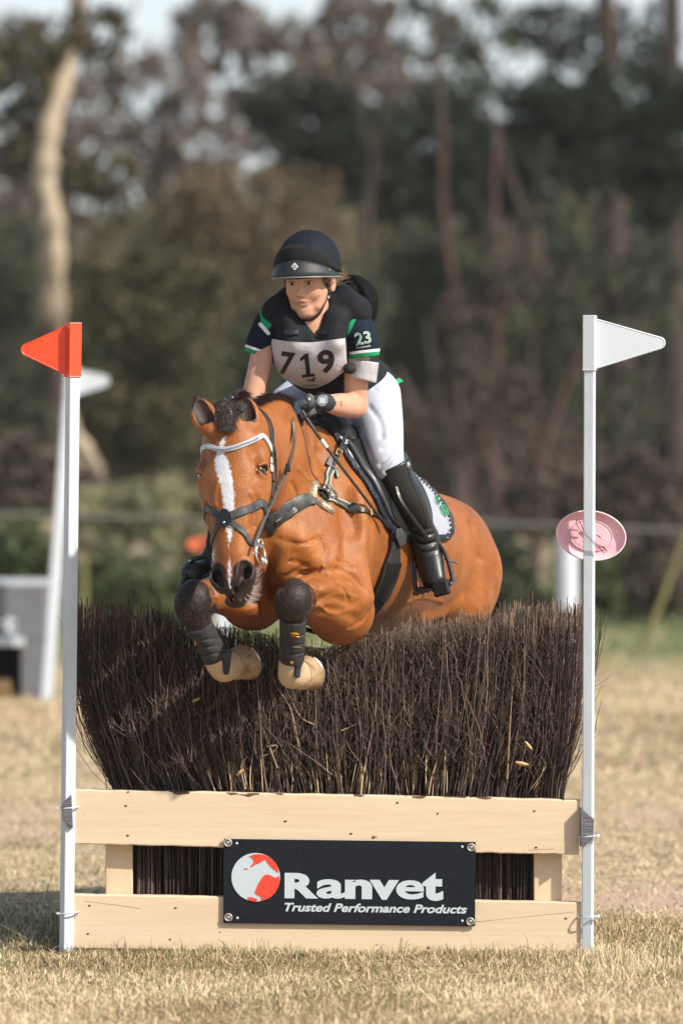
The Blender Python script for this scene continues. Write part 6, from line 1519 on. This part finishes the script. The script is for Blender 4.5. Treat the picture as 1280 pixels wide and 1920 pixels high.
# ---- saddle
sad = thing('saddle', W(-.55, 0, 1.66), 'black leather jumping saddle with stirrups and girth under the rider', 'saddle')
F = Field(W(-.6, 0, 1.66) - V(.42, .5, .2), W(-.6, 0, 1.66) + V(.42, .5, .22), .005)
F.loft([W(-.33, 0, 1.715), W(-.42, 0, 1.70), W(-.58, 0, 1.665), W(-.70, 0, 1.66), W(-.78, 0, 1.68)], [.060, .07, .082, .085, .07], [.040, .035, .028, .030, .022], side=HLt, k=0)
for s in (1, -1):
    F.loft([W(-.33, s * .05, 1.69), W(-.55, s * .08, 1.63), W(-.80, s * .07, 1.60)], [.045, .05, .045], [.04, .035, .035], side=HLt, k=.02)
    F.loft([W(-.32, s * .03, 1.74), W(-.36, s * .10, 1.64), W(-.42, s * .15, 1.55)], [.025, .03, .02], k=.02)
v_, f_ = F.mesh(); v_ = relax(v_, f_, 3); np_obj('seat', v_, f_, mlea, sad)
rows = [(20, -.27, -.68), (45, -.235, -.64), (65, -.24, -.62), (82, -.285, -.60), (92, -.35, -.58), (97, -.42, -.54)]
for s in (1, -1):
    ph = [r[0] for r in rows]; n = 22; m_ = 24; vs = []
    for p in np.linspace(20, 97, m_):
        a, b_ = np.interp(p, ph, [r[1] for r in rows]), np.interp(p, ph, [r[2] for r in rows])
        for i in range(n): q, n_ = oval(a + (b_ - a) * i / (n - 1), R(p * s), .022 + .008 * math.sin(math.pi * min(1, i / 6))); vs.append(q)
    vs = np.array(vs).reshape(m_, n, 3)
    for _ in range(4): vs[1:-1, 1:-1] = (vs[:-2, 1:-1] + vs[2:, 1:-1] + vs[1:-1, :-2] + vs[1:-1, 2:]) / 4
    me = np_mesh('saddle_flap', vs.reshape(-1, 3), np.array([(j * n + i, j * n + i + 1, (j + 1) * n + i + 1, (j + 1) * n + i) for j in range(m_ - 1) for i in range(n - 1)]))
    me.materials.append(mlea); o = bpy.data.objects.new('saddle_flap', me); link(o, sad)
    so_ = o.modifiers.new('thickness', 'SOLIDIFY'); so_.thickness = .007; so_.offset = 0
    b = MB(); b.tube([vs[j, 0] for j in range(m_)], .006, 8)
    b.build('flap_welt', mat('pale_worn_edge', (.05, .055, .06), .5), o)
    # knee roll
    b = MB(); b.tube([vs[j, 4] + oval(-.4, R(60 * s), 0)[1] * .006 for j in range(4, 16)], [.003, .008, .012, .014, .015, .015, .015, .015, .014, .012, .008, .003], 10); b.build('knee_roll', mlea, o)
# girth round the barrel
gs = [];
for p in np.linspace(88, 272, 60):
    s_ = -.345 + .02 * math.sin(R(p)) ; gs.append(oval(s_, R(p), .008))
b = MB(); n = len(gs); wd = [.05 + .045 * smooth01(min(i, n - 1 - i) / 12., .4, .9) for i in range(n)]
b.ribbon([q[0] for q in gs], [q[1] for q in gs], wd, .014); gi = b.build('girth', mat('black_elastic', (.012, .013, .014), .7, bump=.4, bscale=240), sad)
for s in (1, -1):
    sl2 = [oval(-.345 + .02 * math.sin(R(p * s)), R(p * s), .018) for p in np.linspace(116, 142, 8)]
    b = MB(); b.ribbon([q[0] for q in sl2], [q[1] for q in sl2], .082, .010); b.build('girth_sleeve', mlea, gi)
    sl2 = [oval(-.335 - .012 * (i - 3) / 6, R(p * s), .028) for i, p in enumerate(np.linspace(91, 103, 7))]
    b = MB(); b.ribbon([q[0] for q in sl2], [q[1] for q in sl2], [.045, .07, .075, .07, .06, .05, .04], .008); b.build('buckle_guard', mlgr, gi)
# stirrups
mst = mat('black_stirrup', (.012, .012, .013), .25, coat=.5)
def stirrup(ft, ax_f, sd, up, arch_h, w_):
    c = ft; th = [c + sd * w_ * math.cos(t) + up * (arch_h * math.sin(t) ** .9 if math.sin(t) > 0 else 0) for t in np.linspace(0, math.pi, 22)]
    b = MB(); b.tube(th, [.008] * 3 + [.0075] * 16 + [.008] * 3, 8); o = b.build('stirrup', mst, sad)
    b = MB(); b.box(c, (w_ * 2.1, .056, .014), (nrm(sd), nrm(ax_f), nrm(up))); b.build('tread', mst, o, bevel=.003)
    b = MB()
    for i in range(-3, 4): b.box(c + sd * i * w_ * .28, (.004, .05, .022), (nrm(sd), nrm(ax_f), nrm(up)))
    b.build('tread_grip', mlgr, o); return o
s1 = stirrup(P(814, 1100, .30), (-.3, -.9, -.25), nrm(V(.90, -.25, .25)), nrm(V(-.14, .22, .95)), .160, .066)
b = MB(); q0 = P(827, 1103, .265); b.box(q0, (.056, .03, .05), (nrm(V(.84, -.35, .25)), nrm(V(.3, .9, 0)), nrm(V(-.2, .1, .95)))); b.build('boot_toe_guard', mat('rubber', (.01, .01, .011), .8), s1, bevel=.006)
s2 = stirrup(P(350, 1074, .12), (-.2, -.95, -.2), nrm(V(-.30, -.3, -.9)), nrm(V(.95, .1, .30)), .13, .045)
fl = [P(736, 905, .17), P(745, 935, .15), P(765, 965, .17), P(797, 1008, .28)]
b = MB()
for o_ in (0, .008):
    b.ribbon([p + V(o_, -o_, 0) for p in spline(fl, 14)], [V(.4, -.9, .1)] * 14, .011, .003)
b.build('stirrup_leather', mlea, sad)
b = MB(); b.ribbon(spline([P(352 + 70, 930, .2), P(398, 1000, .18), P(392, 1020, .16)], 8), [V(0, -1, 0)] * 8, .024, .004); b.build('stirrup_leather', mlea, sad)
# spur on the rider's boot
b = MB(); b.tube([P(826, 1046, .37), P(842, 1051, .40), P(858, 1057, .43)], .003, 6); b.build('spur', msil, person)

# ---- breastplate
bp = thing('breastplate', P(607, 930, -.1), 'grey leather breastplate with sheepskin pads across the bay horse chest', 'breastplate')
mnb = mat('navy_elastic', (.06, .075, .10), .7, bump=.5, bscale=300); mcream = mat('cream_piping', (.55, .48, .30), .6)
def piped(name, pix, w_, n=16, d=.003):
    q, ns = HS.path(pix, n, d); b = MB(); b.ribbon(q, ns, w_, .005); o = b.build(name, mnb, bp)
    b = MB()
    for s in (-1, 1):
        t_ = np.gradient(q, axis=0); off = np.array([nrm(np.cross(t_[i], ns[i])) for i in range(n)]) * s * w_ * .30
        b.ribbon(q + off + ns * .0045, ns, .0045, .0018)
    b.build('piping', mcream, o); return o
piped('upper_strap', [(603, 932), (613, 902), (624, 873)], .030); ub = HS.ray(624, 874)[0]; free_strap('upper_billet', [ub + V(0, -.01, 0), P(634, 850, ub[1] + .015), P(643, 828, ub[1] + .06), P(651, 808, ub[1] + .13)], .014, .004, mlea, bp, (.6, -.7, .3), 14)
q_ = (P(636, 848, ub[1] + .005), V(.5, -.8, .3)); buckle('buckle', q_[0], q_[1], (.3, .5, 1), .020, .020, .002, mbrs, bp)
strap('strap_tip', [(622, 872), (628, 884), (632, 896)], .012, .003, mlea, bp, n=8, d=.008)
piped('side_strap', [(607, 933), (635, 942), (664, 954)], .028); strap('side_billet', [(660, 953), (680, 958), (700, 965), (724, 975)], .014, .004, mlea, bp, d=.004)
q_ = HS.ray(690, 961); buckle('buckle', q_[0] + q_[1] * .012, q_[1], (-1, .3, .2), .020, .020, .002, mbrs, bp)
for pth in ([(616, 876), (622, 862)], [(655, 950), (672, 957)]): strap('strap_end', pth, .034, .004, mlgr, bp, n=6, d=.008)
strap('chest_band', [(590, 940), (572, 938), (552, 948), (530, 962), (512, 970), (504, 974)], [.026, .044, .052, .058, .058, .058], .007, mlgr, bp, n=26, d=.003)
strap('chest_band_fold', [(555, 955), (532, 969), (514, 980)], .022, .004, mlea, bp, n=16, d=.010)
strap('chest_band_far', [HS.ray(508, 972)[0], W(.145, -.03, 1.37), W(.10, -.12, 1.36), W(.0, -.2, 1.42), W(-.25, -.24, 1.46)], .05, .006, mlgr, bp, n=24, d=.003)
hb = HS.ray(600, 928); ring('centre_ring', hb[0] + hb[1] * .014 + V(-.012, 0, -.01), hb[1], .018, .016, (0, 0, 1), .003, msil, bp)
b = MB(); b.tube(spline([HS.ray(592, 915)[0] + V(0, -.012, 0), HS.ray(605, 918)[0] + V(.004, -.022, 0), HS.ray(613, 930)[0] + V(.004, -.018, 0), HS.ray(612, 944)[0] + V(0, -.012, 0)], 10), .009, 8, flat=.5); b.build('centre_loop', mlgr, bp)
strap('centre_leather', [(598, 922), (606, 926), (612, 934)], .032, .006, mlea, bp, n=8, d=.006)
mfl = mat('sheepskin', (.66, .58, .42), .95, (.5, .42, .28), 90, bump=1, bscale=120, bdist=.01, sheen=.6)
for cl in ([(590, 908), (586, 918), (583, 930), (590, 938)], [(598, 944), (608, 950), (620, 957)], [(616, 916), (621, 925), (625, 930)]):
    q, ns = HS.path(cl, 10, .002); b = MB(); b.tube(q, [.008, .013, .015, .016, .016, .016, .016, .015, .013, .008], 8, flat=.7); o = b.build('sheepskin_pad', mfl, bp)
    rt = [q[g.integers(0, 9)] * (1 - u_) + q[-1] * 0 + q[g.integers(0, 9)] * 0 + 0 for u_ in [0] * 1]; ii = g.integers(0, 9, 1500); uu = g.uniform(0, 1, (1500, 1)); dn = g.normal(0, 1, (1500, 3)); dn /= np.linalg.norm(dn, axis=1)[:, None]; rt = list(q[ii] * (1 - uu) + q[ii + 1] * uu + dn * V(.013, .009, .013))
    strands('fleece', rt, [r_ - q[5] for r_ in rt], [.006] * 1500, .0014, 3, .8, 0, m=mfl, parent=o, seed=int(cl[0][0]), curl=.6)

# ---- tendon boots
mbt = mat('black_neoprene_boot', (.014, .014, .016), .75, (.03, .03, .035), 30, bump=.4, bscale=90, bdist=.003)
def tendon_boot(a, c, r0, r1, lab, gusset, lx):
    up = nrm(a - c); F = Field(np.minimum(a, c) - .09, np.maximum(a, c) + .09, .003)
    F.loft([a + up * .03, a * .5 + c * .5, c - up * .02], [r0, (r0 + r1) / 2 * .99, r1], [r0 * 1.1, (r0 + r1) / 2 * 1.1, r1 * 1.15], k=0)
    F.clip(a + V(0, -r0, .0), nrm(up + V(.12, .0, .0))); F.clip(c + V(0, -r1, -.0), -nrm(up + V(.0, .1, .0)))
    F.loft([c + V(r1 * lx, -r1 * .8, .03), c + V(r1 * lx * 1.0, -r1 * .9, -.035)], [.018, .010], [.012, .008], k=.01)
    for t in (.30, .52, .74):
        m_ = a * (1 - t) + c * t; F.loft([m_ + V(r0 * math.sin(q), -r0 * 1.1 * math.cos(q), .004 * math.sin(q)) for q in np.linspace(-1.5, 1.5, 12)], [.002] * 12, k=.006, sub=True)
    v_, f_ = F.mesh(); v_ = relax(v_, f_, 2); o = np_obj('tendon_boot', v_, f_, mbt); tag(o, lab, 'leg boot'); return o, Surf(v_, f_)
mor = mat('orange_print', (.72, .33, .03), .6)
t1, S1 = tendon_boot(P(549, 1168, -.31), P(547, 1246, -.235), .044, .040, "black tendon boot with orange logo on the horse's leg right of the muzzle", 0, .45)
q_ = S1.ray(553, 1188)
crown = [(-8, -2), (-9, 2), (-5, 0), (-3, 4), (0, 1), (3, 4), (5, 0), (9, 2), (8, -2)]
flat_on(S1, crown, 'boot_logo', mor, t1, (553, 1188), .95, 8, off=.002); flat_on(S1, [(-9, -1), (9, -1), (9, 1), (-9, 1)], 'boot_logo_bar', mor, t1, (553, 1193), .9, 8, off=.002)
flat_on(S1, [(-9, -.8), (9, 1.2), (9, 2), (-9, 0)], 'boot_stitch', mor, t1, (558, 1214), .8, 10, off=.002); flat_on(S1, cir, 'boot_dot', mor, t1, (547, 1242), 3, off=.002)
t2, S2 = tendon_boot(P(377, 1180, -.225), P(408, 1240, -.175), .044, .042, "plain black tendon boot on the horse's leg left of the muzzle", 0, .7)
flat_on(S2, [(-1, -6), (1, -6), (1, 6), (-1, 6)], 'boot_stitch', mor, t2, (366, 1206), .8, 0, off=.002)

# ---- riding whip in the rider's left hand
b = MB(); wp = spline([P(566, 770, -.115), P(600, 822, -.115), P(660, 902, -.06), P(724, 986, .10)], 30)
b.tube(wp, list(np.linspace(.0062, .0045, 30)), 8); wh_ = b.build('riding_whip', mat('black_whip', (.014, .013, .013), .4, (.06, .05, .05), 200)); tag(wh_, "thin black whip with a white band held in the rider's gloved hand", 'whip')
b = MB(); b.tube([wp[i] for i in (10, 11, 12)], .0075, 10); b.build('white_band', mwht, wh_)
b = MB(); b.tube([wp[29] + (wp[28] - wp[29]) * 1.5, wp[29]], .007, 8); b.build('whip_flapper', mlea, wh_)
print('tack', time.time() - T0)
